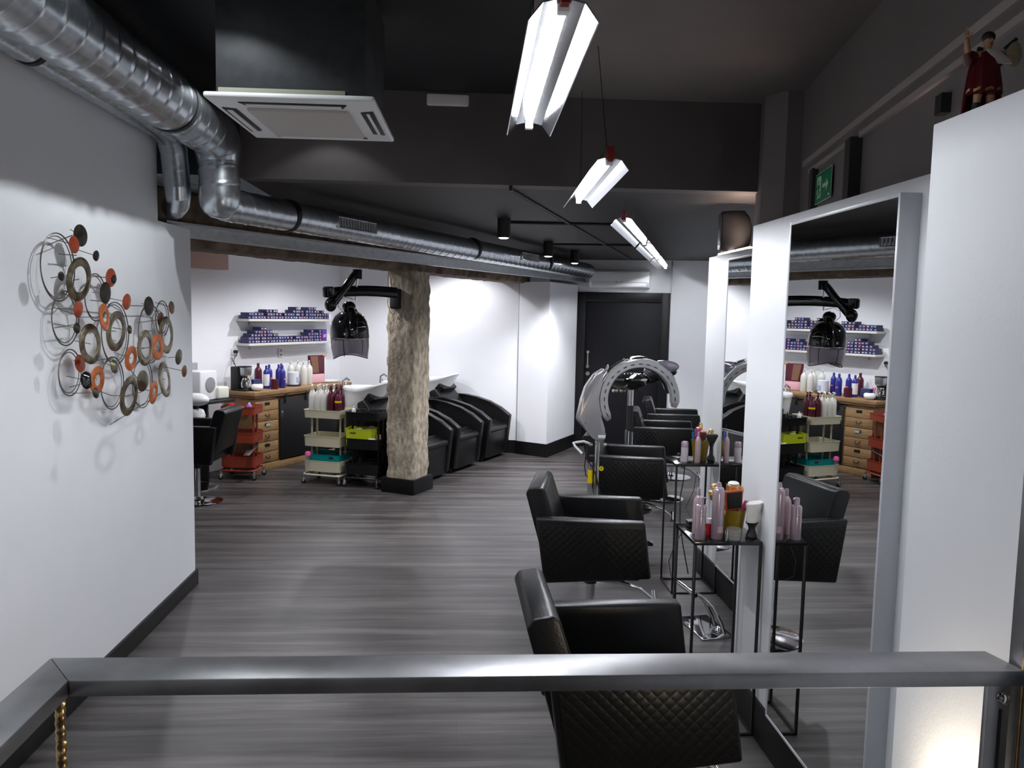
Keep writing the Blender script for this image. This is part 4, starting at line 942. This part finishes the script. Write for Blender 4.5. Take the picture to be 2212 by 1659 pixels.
# ------------------------------------------------------------------ things on the near side table
Z1 = .873
t = bottle('foam_bottle', 'lilac foam pump bottle at the front left corner of the near side table', LILAC, (1.040, 3.318, Z1), .185, .0235, 'x')
MB().lathe([(.0225, 0), (.0235, .003), (.0235, .118), (.0225, .122)], n=28).build('bottle_body', LILAC, t)
MB().lathe([(.0238, .121), (.0238, .142), (.019, .150), (.0125, .152), (.0125, .178), (.010, .184), (0, .185)], n=24).sweep([(0, 0, .181), (.016, -.008, .182), (.021, -.011, .177)], .0035, 8).build('pump_cap', LILAC, t)
mb = MB(); mb.box((.002, -.0236, .105), (.022, .0006, .003)); mb.sweep([(.014, -.0192, .088), (.0165, -.0172, .075), (.0125, -.0202, .062), (.0165, -.0172, .050), (.0175, -.016, .04)], .0011, 6); mb.box((.006, -.0231, .040), (.005, .0006, .005))
mb.build('printed_mark', mat('grey_print', (.22, .16, .19), .4), t)
t = thing('hair_spray', 'tall lilac aerosol can, highest bottle on the near side table', 'spray can', (1.118, 3.325, Z1))
MB().lathe([(.0245, 0), (.0262, .003), (.0262, .200), (.0250, .211), (.0215, .220), (.018, .223)], n=32).build('can_body', LILAC, t)
MB().lathe([(.0195, .219), (.0198, .224), (.013, .228), (.0105, .240), (.0085, .247), (0, .248)], n=24).build('spray_cap', LILAC, t)
MB().box((.004, -.0264, .045), (.022, .0006, .028)).build('printed_label', mat('pale_print', (.45, .30, .36), .4), t)
bottle('pink_spray_bottle', 'pale pink slim bottle half hidden behind the lilac foam bottle', LILAC2, (1.052, 3.40, Z1), .205, .022, 'tall', capm=LILAC)
bottle('red_tin', 'small red cylinder with white lid between the lilac bottles', REDB, (1.098, 3.375, Z1), .075, .0125, 'jar', capm=WPL, cat='tin')
tag(MB().cyl((0, 0, 0), (0, 0, .048), .006).lathe([(.007, .03), (.007, .04), (0, .04)], n=12).build('chrome_marker', CHR, loc=(1.148, 3.29, Z1)), 'small chrome tube at the front edge of the near table', 'tube')
t = thing('hair_clipper', 'small black box with a silver tip at the back of the near table', 'clipper', (1.075, 3.515, Z1), .1)
MB().box((0, 0, .008), (.075, .05, .016), .004).build('case', BMAT, t); MB().box((0, 0, .024), (.075, .048, .013), .004).build('case_lid', BMAT, t); MB().prism([(-.01, 0), (.03, 0), (.02, .025), (.0, .012)], 'y', -.01, .01, .003, T(0, 0, .030)).build('silver_tip', CHR, t)
def cup(name, label, m, loc, h, r0, r1):
    t = thing(name, label, 'cup', loc)
    MB().lathe([(0, .0), (r0, 0), (r1, h), (r1-.002, h), (r0-.002, .004), (0, .004)], n=32).build('cup_body', m, t); return t
cup('brush_cup', 'yellow amber plastic cup crammed with hair brushes on the near table', AMBER, (1.212, 3.40, Z1), .115, .042, .056)
cup('clear_glass', 'low clear glass in front of the amber brush cup', CLEAR, (1.185, 3.305, Z1), .05, .030, .033)
def tilt(loc, rx, ry): return loc, (rx, ry, 0)
def rbrush(label, loc, rx, ry, r, L, m=GOLD, zoff=.09, group='round brushes in the amber cup', tip=None):
    t = thing('round_brush', label, 'brush', loc, 0, group); t.rotation_euler = (rx, ry, 0)
    MB().cyl((0, 0, 0), (0, 0, zoff), .007, .009).build('handle', mat('amber_brown_handle', (.25, .09, .04), .3), t)
    b = MB().lathe([(r*.8, 0), (r, .004), (r, L-.004), (r*.8, L), (0, L)], c=(0, 0, zoff), n=28).build('barrel', m, t)
    mb = MB(); n = 14; k = max(4, int(L/.007)); rnd = random.Random(int(r*1e5)+int(L*1e4))
    for i in range(k):
        for j in range(n):
            a = 2*pi*(j+.5*(i % 2))/n; z = zoff+.004+(L-.008)*i/(k-1); c, s = cos(a), sin(a)
            mb.cyl((r*c, r*s, z), (r*1.28*c, r*1.28*s, z), .0010, n=3)
    mb.build('bristles', mat('dark_gold_bristle', (.28, .17, .07), .4), b)
    MB().lathe([(r*.85, 0), (r*.95, .004), (r*.7, .009), (0, .010)], c=(0, 0, zoff+L), n=24).build('end_cap', tip or m, t)
    return t
rbrush('gold round brush with pale cap, tallest in the amber cup', (1.214, 3.415, .880), .05, -.02, .026, .072, zoff=.145, tip=WPL)
rbrush('gold round brush leaning right behind the tallest one', (1.225, 3.425, .880), .0, .12, .014, .06, zoff=.135)
rbrush('gold topped round brush leaning left behind the lilac can', (1.195, 3.42, .880), -.08, -.30, .014, .045, zoff=.165)
rbrush('second gold topped brush leaning left, lower one', (1.190, 3.41, .880), -.05, -.40, .014, .035, zoff=.155)
rbrush('brown and gold brush barrel low at the left rim of the amber cup', (1.195, 3.39, .880), .05, -.30, .015, .05, zoff=.075)
rbrush('grey and pink bristled brush poking out right of the paddle brush', (1.228, 3.41, .880), .05, .30, .010, .04, m=PINK, zoff=.10)
t = thing('paddle_brush', 'paddle brush with orange red rim and black pad in the amber cup', 'brush', (1.212, 3.375, .882), 0); t.rotation_euler = (.10, -.10, .05)
MB().cyl((0, 0, 0), (0, 0, .12), .008).build('handle', REDE, t)
fr_ = MB().prism([(-.037, .11), (.037, .11), (.042, .20), (-.042, .20)], 'y', -.008, .008, .007, seg=3).build('frame', mat('orange_red_plastic', (.45, .06, .015), .3), t)
MB().prism([(-.031, .118), (.031, .118), (.035, .194), (-.035, .194)], 'y', -.014, -.006, .004).build('pad', mat('matt_black_pad', (.006, .006, .006), .8), fr_)
t = thing('neck_brush', 'neck brush with white bristles and black stand on the near table', 'brush', (1.275, 3.335, Z1))
MB().lathe([(.021, 0), (.024, .006), (.020, .022), (.014, .038), (.016, .052), (.026, .066), (.028, .070), (0, .070)], n=30).build('handle', BMAT, t)
mb = MB(); secs = []
for z, a, b, ox in ((.066, .024, .018, 0), (.11, .028, .021, .002), (.155, .040, .028, .010), (.158, .038, .026, .010)): secs.append([(ox+a*cos(2*pi*j/30), b*sin(2*pi*j/30), z+(.006*cos(2*pi*j/30) if z > .15 else 0)) for j in range(30)])
mb.loft(secs); mb.build('bristles', WBR, t)
tag(MB().sweep([(1.07, 3.56, .90), (1.055, 3.60, .94), (1.09, 3.60, 1.02), (1.10, 3.60, 1.10)], .0015, 6).build('thin_cable', BMAT), 'thin dark cable rising behind the pink bottle', 'cable')
tag(MB().sweep([(1.03, 3.52, .86), (.985, 3.50, .80), (.955, 3.49, .72), (.965, 3.48, .65), (1.01, 3.48, .63)], .002, 6).build('thin_cable', BMAT), 'thin dark cable looping under the left side of the near table', 'cable')
# ------------------------------------------------------------------ things on the far side table
t = bottle('small_bottle', 'short frosted bottle with lilac cap at the front left of the far side table', mat('frosted_clear', (.62, .55, .60), .3, alpha=.9), (1.482, 5.13, Z1), .135, .0225, 'x')
MB().lathe([(.022, 0), (.0235, .003), (.0235, .095), (.022, .10)], n=26).build('bottle_body', mat('frosted_clear', (1, 1, 1)), t); MB().lathe([(.0235, .099), (.0235, .128), (.018, .136), (0, .137)], n=26).build('cap', LILAC, t)
bottle('pink_bottle', 'tall slim pink metallic bottle at the front of the far side table', LILAC2, (1.566, 5.115, Z1), .205, .019, 'tall', capm=LILAC)
t = thing('lip_balm_ball', 'small stacked dark and silver ball pot behind the frosted bottle', 'pot', (1.462, 5.20, Z1))
MB().ell((0, 0, .013), (.013, .013, .013), 8).build('lower_ball', CHR, t); MB().ell((0, 0, .034), (.012, .012, .013), 8).build('upper_ball', MAROON, t)
cup('brush_cup', 'amber plastic cup holding purple and gold brushes on the far side table', AMBER, (1.612, 5.215, Z1), .135, .045, .062)
GG = 'round brushes in the far amber cup'
rbrush('purple round brush with gold tip in the far cup', (1.605, 5.21, .88), .0, -.06, .021, .06, m=PURP, zoff=.145, group=GG, tip=GOLD)
rbrush('maroon round brush with orange gold end facing the camera', (1.615, 5.20, .88), .16, .0, .022, .05, m=MAROON, zoff=.14, group=GG, tip=mat('orange_gold', (.65, .30, .10), .3, .6))
rbrush('gold round brush leaning right in the far cup', (1.625, 5.215, .88), .0, .30, .017, .055, zoff=.145, group=GG)
rbrush('slim gold round brush at the back of the far cup', (1.612, 5.235, .88), -.05, .03, .012, .04, zoff=.19, group=GG)
tag(MB().box((0, 0, .0), (.012, .003, .13), .001, T(0, 0, 0, ry=-.12)).cyl((-.008, 0, .06), (-.02, 0, .12), .001).build('tail_comb', BLUEP, loc=(1.560, 5.205, .995)), 'blue tail comb standing at the left rim of the far cup', 'comb')
t = thing('neck_brush', 'all black neck brush with wide fan on the far side table', 'brush', (1.655, 5.11, Z1))
MB().lathe([(.020, 0), (.026, .010), (.026, .03), (.014, .055), (.012, .10), (.018, .13), (0, .13)], n=26).build('handle', BGLS, t)
MB().loft([[(ox+a*cos(2*pi*j/26), b*sin(2*pi*j/26), z) for j in range(26)] for z, a, b, ox in ((.125, .017, .013, 0), (.16, .034, .02, 0), (.178, .043, .024, .0), (.188, .036, .02, 0))]).build('bristles', mat('black_bristle', (.008, .008, .008), .8), t)
tag(MB().sweep([(1.55, 5.34, .86), (1.545, 5.35, .70), (1.53, 5.36, .58), (1.535, 5.36, .40), (1.56, 5.36, .25), (1.62, 5.4, .02)], .004, 6).build('hanging_cable', BMAT), 'black cable hanging behind the far side table', 'cable')

# ------------------------------------------------------------------ metal wall sculpture
t = thing('wall_sculpture', 'metal wall sculpture of rings and discs in bronze, rust and black wire', 'wall art', (-1.74, 4.05, 1.70))
KM = {'R': ANTB, 'O': ORNG, 'r': REDE, 'd': DKB, 'b': mat('brown_enamel', (.16, .08, .045), .3, .5), 'o': mat('olive_bronze', (.14, .13, .085), .25, .8), 'k': BGLS}
ART = [(0.05,3.640,1.940,0.097,'R'),(0.10,3.887,1.707,0.096,'R'),(0.14,4.123,1.618,0.090,'R'),(0.07,4.610,1.668,0.105,'R'),(0.12,3.966,1.390,0.098,'R'),(0.05,4.626,1.414,0.101,'R'),(0.10,3.621,1.657,0.089,'R'),(0.14,3.673,1.777,0.059,'O'),(0.07,4.478,1.606,0.072,'O'),(0.12,3.998,1.572,0.061,'O'),(0.05,3.790,1.481,0.065,'O'),(0.10,4.328,1.371,0.062,'O'),(0.14,3.407,2.074,0.036,'r'),(0.07,3.616,2.129,0.048,'d'),(0.12,3.648,2.045,0.024,'d'),(0.05,3.954,1.961,0.045,'r'),(0.10,3.775,1.885,0.050,'d'),(0.14,3.909,1.847,0.039,'r'),(0.07,4.358,1.829,0.051,'d'),(0.12,4.550,1.823,0.036,'b'),(0.05,4.579,1.753,0.043,'b'),(0.10,4.707,1.539,0.046,'o'),(0.14,4.679,1.459,0.035,'b'),(0.07,4.108,1.709,0.022,'o'),(0.12,3.454,1.730,0.023,'d'),(0.05,3.623,1.569,0.040,'r'),(0.10,3.570,1.500,0.039,'k'),(0.14,3.566,1.445,0.024,'d'),(0.07,3.439,1.945,0.020,'d'),(0.12,3.471,1.809,0.036,'r'),(0.05,4.306,1.433,0.057,'o'),(0.10,3.851,1.541,0.033,'o'),(0.14,3.775,1.948,0.021,'d')]
WIR = [(3.490,1.984,0.142),(3.541,1.769,0.117),(3.567,1.533,0.101),(3.829,1.864,0.109),(4.030,1.691,0.153),(4.467,1.680,0.161),(3.983,1.450,0.128),(4.351,1.417,0.132),(4.647,1.760,0.100)]
rnd = random.Random(2)
for y, z, r in WIR:
    for dr, off in ((0, .035), (.012, .03)):
        P = [(off, y-4.05+(r-dr)*cos(2*pi*k/40), z-1.70+(r-dr)*sin(2*pi*k/40)) for k in range(40)]
        MB().sweep(P, .0022 if dr else .003, 6, closed=True).build('wire_ring', WIREM, t)
mb_ = {}
for off, y, z, r, k in ART:
    y -= 4.05; z -= 1.70; tl = T(off, y, z, ry=pi/2+rnd.uniform(-.12, .12), rx=rnd.uniform(-.07, .07)+(0 if k in 'RO' else .12))
    if k in 'RO':
        ri = r*(.60 if k == 'R' else .42)
        o = MB().lathe([(ri, .0), (r, -.003), (r+.001, .001), ((r+ri)/2, .006), (ri, .003), (ri, 0)], n=44, M=tl)
        o.bm.faces.ensure_lookup_table()
        capf = [f for f in o.bm.faces if len(f.verts) > 4]; bmesh.ops.delete(o.bm, geom=capf, context='FACES_ONLY')
        o.build('bronze_ring' if k == 'R' else 'orange_ring', KM[k], t)
    else:
        MB().lathe([(0, -.003), (r*.9, -.001), (r, .002), (r*.6, .006), (0, .008)], n=32, M=tl).build('disc', KM[k], t)
    # a stem back to the wire rings
    MB().cyl((off, y, z), (.032, y+rnd.uniform(-.03, .03), z+rnd.uniform(-.01, .03)), .0018, n=5).build('stem', WIREM, t)
for a, b in (((3.41, 2.07), (3.62, 2.13)), ((3.50, 2.04), (3.65, 2.045)), ((3.83, 1.96), (3.954, 1.961)), ((3.775, 1.85), (3.909, 1.847)), ((3.909, 1.847), (4.10, 1.80)), ((4.10, 1.83), (4.358, 1.829)), ((4.358, 1.829), (4.55, 1.823)), ((4.62, 1.46), (4.68, 1.459)), ((4.11, 1.71), (4.0, 1.72)), ((3.45, 1.73), (3.60, 1.74)), ((3.56, 1.47), (3.79, 1.48)), ((3.80, 1.57), (4.0, 1.572)), ((4.1, 1.37), (4.33, 1.371)), ((4.4, 1.55), (4.70, 1.54)), ((4.13, 1.54), (4.31, 1.43)), ((3.86, 1.42), (3.97, 1.39)), ((4.30, 1.74), (4.58, 1.753)), ((4.31, 1.60), (4.48, 1.606)), ((3.48, 1.81), (3.67, 1.777)), ((3.95, 1.25), (4.62, 1.34))):
    MB().cyl((.034, a[0]-4.05, a[1]-1.7), (.036, b[0]-4.05, b[1]-1.7), .0022, n=6).build('connecting_rod', WIREM, t)

# ------------------------------------------------------------------ exit sign, speaker, figurine
Ms = Matrix.Translation(R0+rw*-.50+Vector((0, 0, 2.485)))@Matrix(((-rw.x, rn.x, 0, 0), (-rw.y, rn.y, 0, 0), (0, 0, 1, 0), (0, 0, 0, 1)))
def on_sign(mb): return mb
t = thing('exit_sign', 'green emergency exit sign with running figure, doorway and arrow', 'sign', tuple(R0+rw*-.50+Vector((0, 0, 2.485))))
t.rotation_euler = (0, 0, math.atan2(-rw.y, -rw.x))
# local x runs along the wall (left to right as read), local -y faces the room
def lay(name, m, shapes, y, par):
    mb = MB()
    for s in shapes: mb.prism(s, 'y', y, y-.0015)
    return mb.build(name, m, par)
yb = -.012
pl_ = lay('white_border', SIGNW, [[(-.15, -.075), (.15, -.075), (.15, .075), (-.15, .075)]], yb, t)
lay('green_field', GREEN, [[(-.146, -.071), (.146, -.071), (.146, .071), (-.146, .071)]], yb-.0016, t)
lay('doorway', SIGNW, [[(-.105, -.05), (-.035, -.05), (-.035, .055), (-.105, .055)]], yb-.0032, t)
lay('running_figure', GREEN, [[(-.078, .030), (-.068, .034), (-.062, .026), (-.070, .020)], [(-.088, .015), (-.065, .018), (-.058, -.008), (-.076, -.012)], [(-.065, .016), (-.046, .002), (-.050, -.004), (-.066, .006)], [(-.088, .014), (-.101, -.004), (-.096, -.008), (-.082, .004)], [(-.076, -.010), (-.090, -.034), (-.104, -.040), (-.102, -.046), (-.084, -.040), (-.066, -.014)], [(-.066, -.010), (-.046, -.022), (-.054, -.046), (-.061, -.044), (-.055, -.026), (-.072, -.016)]], yb-.0048, t)
lay('arrow', SIGNW, [[(.00, -.009), (.070, -.009), (.070, .009), (.00, .009)], [(.065, -.028), (.105, 0), (.065, .028), (.065, .012), (.070, 0), (.065, -.012)]], yb-.0032, t)
lay('small_print', SIGNW, [[(.105, -.060), (.112, -.060), (.112, -.050), (.105, -.050)], [(.116, -.060), (.130, -.060), (.130, -.052), (.116, -.052)]], yb-.0032, t)
t = thing('wall_speaker', 'black loudspeaker on a bracket above the far end of the white partition', 'speaker', (1.80, 5.25, 2.40), rad(-8))
def oval(x, w, h): return [(x, w*cos(2*pi*k/28)*(1 if abs(cos(2*pi*k/28)) < .8 else .96), h*sin(2*pi*k/28)) for k in range(28)]
def sq(x, w, h, p=4): return [(x, math.copysign(abs(cos(2*pi*k/36))**(2/p), cos(2*pi*k/36))*w, math.copysign(abs(sin(2*pi*k/36))**(2/p), sin(2*pi*k/36))*h) for k in range(36)]
MB().loft([sq(-.10, .050, .122, 7), sq(-.095, .056, .130, 7), sq(-.02, .072, .136, 5), sq(.05, .074, .138, 3), sq(.085, .060, .10, 2.4), sq(.10, .03, .05, 2)]).build('cabinet', BMAT, t)
MB().loft([sq(-.106, .046, .118, 7), sq(-.099, .050, .124, 7)]).build('grille', mat('speaker_grille', (.07, .08, .09), .35, .4), t)
MB().box((-.107, -.02, -.09), (.003, .010, .018)).build('badge', CHR, t)
mb = MB(); mb.sweep([(.06, 0, -.135), (.10, 0, -.15), (.135, 0, -.15)], .010, 8); mb.sweep([(.135, 0, -.155), (.135, 0, .18)], .010, 8)
mb.build('bracket', mat('worn_steel', (.22, .21, .22), .25, .9), t)
MB().ell((.09, -.05, -.10), .010, 8).build('terminal_knob', YEL, t)

t = thing('saint_figurine', 'painted figurine in dark red robe, one arm raised, standing on the near partition', 'figurine', (1.075, 1.640, 2.25), rad(-6))
S_ = 1.0
MB().prism([(-.036, -.028), (.036, -.028), (.040, .028), (-.040, .028)], 'z', 0, .010, .002).build('plinth', GRNB, t)
def skin(name, m, pts, rads, par, sub=2):
    me = bpy.data.meshes.new(name); es = []; vs = []; rr = []
    for chain, rc in zip(pts, rads):
        for i, (p, r) in enumerate(zip(chain, rc)):
            if isinstance(p, int): last = p; continue
            vs.append(p); rr.append(r); idx = len(vs)-1
            if i > 0: es.append((last, idx))
            last = idx
    me.from_pydata(vs, es, []); o = bpy.data.objects.new(name, me); C.objects.link(o); me.materials.append(m); o.parent = par
    sm = o.modifiers.new('skin', 'SKIN'); me.skin_vertices[0].use_root if False else None
    if not me.skin_vertices:
        bm = bmesh.new(); bm.from_mesh(me); bm.verts.layers.skin.verify(); bm.to_mesh(me); bm.free()
    for i, r in enumerate(rr): me.skin_vertices[0].data[i].radius = (r, r)
    me.skin_vertices[0].data[0].use_root = True
    sm.use_smooth_shade = True
    s2 = o.modifiers.new('sub', 'SUBSURF'); s2.levels = sub; s2.render_levels = sub
    return o
# body: pelvis 0, chest, neck, head; arms; legs; hands with fingers
bodypts = [
 [(0, 0, .088), (0, 0, .108), (0, 0, .128), (0, -.001, .140), (.001, -.003, .148), (.002, -.003, .160), (.002, -.003, .170)],
 [2, (-.022, 0, .132), (-.034, -.004, .122), (-.041, -.006, .142), (-.045, -.008, .160), (-.046, -.008, .168)],
 [2, (.022, 0, .132), (.036, -.006, .118), (.046, -.014, .130)],
 [0, (-.012, 0, .080), (-.014, -.006, .050), (-.014, .0, .018), (-.014, -.012, .013)],
 [0, (.012, 0, .080), (.014, -.002, .050), (.015, .003, .018), (.015, -.010, .013)]]
bodyr = [[.019, .018, .017, .009, .007, .0125, .009], [0, .009, .0075, .006, .0048, .0050], [0, .009, .0075, .0055], [0, .012, .009, .006, .006], [0, .012, .009, .006, .006]]
body = skin('body', SKIN, bodypts, bodyr, t)
fing = []
for k, (dx, dz, L) in enumerate(((-.004, .0, .008), (-.0015, .001, .017), (.0015, .001, .009), (.004, 0, .007))):
    q = (-.046+dx, -.008, .170+dz); MB().sweep([q, (q[0]-.0005, q[1]-.002, q[2]+L*.5), (q[0], q[1]-.001, q[2]+L)], [.0016, .0015, .0012], 8).build('finger', SKIN, t)
MB().sweep([(-.042, -.009, .167), (-.037, -.011, .171), (-.036, -.011, .176)], [.0019, .0016, .0013], 8).build('thumb', SKIN, t)
MB().ell((.002, -.001, .169), (.0135, .0125, .012), 10).build('hair', mat('dark_brown_hair', (.03, .018, .012), .5), t)
MB().ell((-.002, -.0150, .162), (.0013, .0008, .0012), 6).ell((.006, -.0150, .162), (.0013, .0008, .0012), 6).build('eyes', BMAT, t)
MB().prism([(-.001, .156), (.005, .156), (.002, .161)], 'y', -.0175, -.013, .0005).build('nose', SKIN, t)
MB().box((.002, -.0146, .1525), (.005, .001, .0012)).build('mouth', MAROON, t)
n = 40
def fold(z, r, amp, ph=0, front=0): return [((r+amp*sin(9*2*pi*j/n+ph))*cos(2*pi*j/n)*1.25, (r+amp*sin(9*2*pi*j/n+ph))*sin(2*pi*j/n)*.85-(front if sin(2*pi*j/n) < -.3 else 0), z) for j in range(n)]
mb = MB(); mb.loft([fold(.052, .028, .003), fold(.075, .0265, .003, .4), fold(.10, .023, .002, .8), fold(.120, .022, .001, 1), fold(.136, .016, .0, 1), fold(.142, .008, 0)]); mb.build('tunic', ROBE, t)
mb = MB(); secs = []
for z, r in ((.012, .036), (.045, .034), (.09, .030), (.130, .024), (.142, .014)):
    secs.append([(cos(a)*r*1.15, abs(sin(a))*r*.75+.002, z) for a in [pi*j/18 for j in range(19)]]+[(cos(a)*(r-.003)*1.1, abs(sin(a))*(r-.003)*.7+.001, z) for a in [pi*(18-j)/18 for j in range(19)]])
mb.loft(secs); mb.build('cloak', ROBE, t)
MB().sweep([(-.026, 0, .132), (-.036, -.004, .120), (-.041, -.006, .136)], [.013, .0115, .0095], 14).build('sleeve', ROBE, t)
MB().sweep([(.022, 0, .132), (.036, -.006, .118)], [.013, .0105], 14).build('sleeve', ROBE, t)
mb = MB(); mb.loft([[(.0285*1.25*cos(2*pi*j/n), .0285*.85*sin(2*pi*j/n), z+.003*(j % 4 > 1)) for j in range(n)] for z in (.056, .062)], caps=False); mb.build('gold_trim', GOLD, t)
MB().prism([(-.010, .142), (.014, .142), (.040, .122), (.048, .112), (.018, .112)], 'y', -.020, -.010, .004).build('white_sash', mat('ivory', (.55, .50, .45), .4), t)
MB().ell((.052, -.004, .135), (.018, .010, .028), 10, T(0, 0, 0)).build('round_shield', mat('pale_gold_wing', (.42, .38, .24), .35, .3), t)
MB().cyl((.034, -.006, .145), (.056, -.006, .165), .004).build('staff_tip', GRNB, t)
MB().prism([(-.012, .130), (.004, .130), (.0, .150), (-.010, .152)], 'y', .0, .008, .002, T(-.006, 0, 0)).build('collar', GRNB, t)
for s in (-1, 1): MB().cyl((s*.0145, -.002, .012), (s*.0145, -.003, .036), .0085).build('boot', GRNB, t)
# one hidden structural edge: thin shadow line trim between partition end and floor is part of the skirting
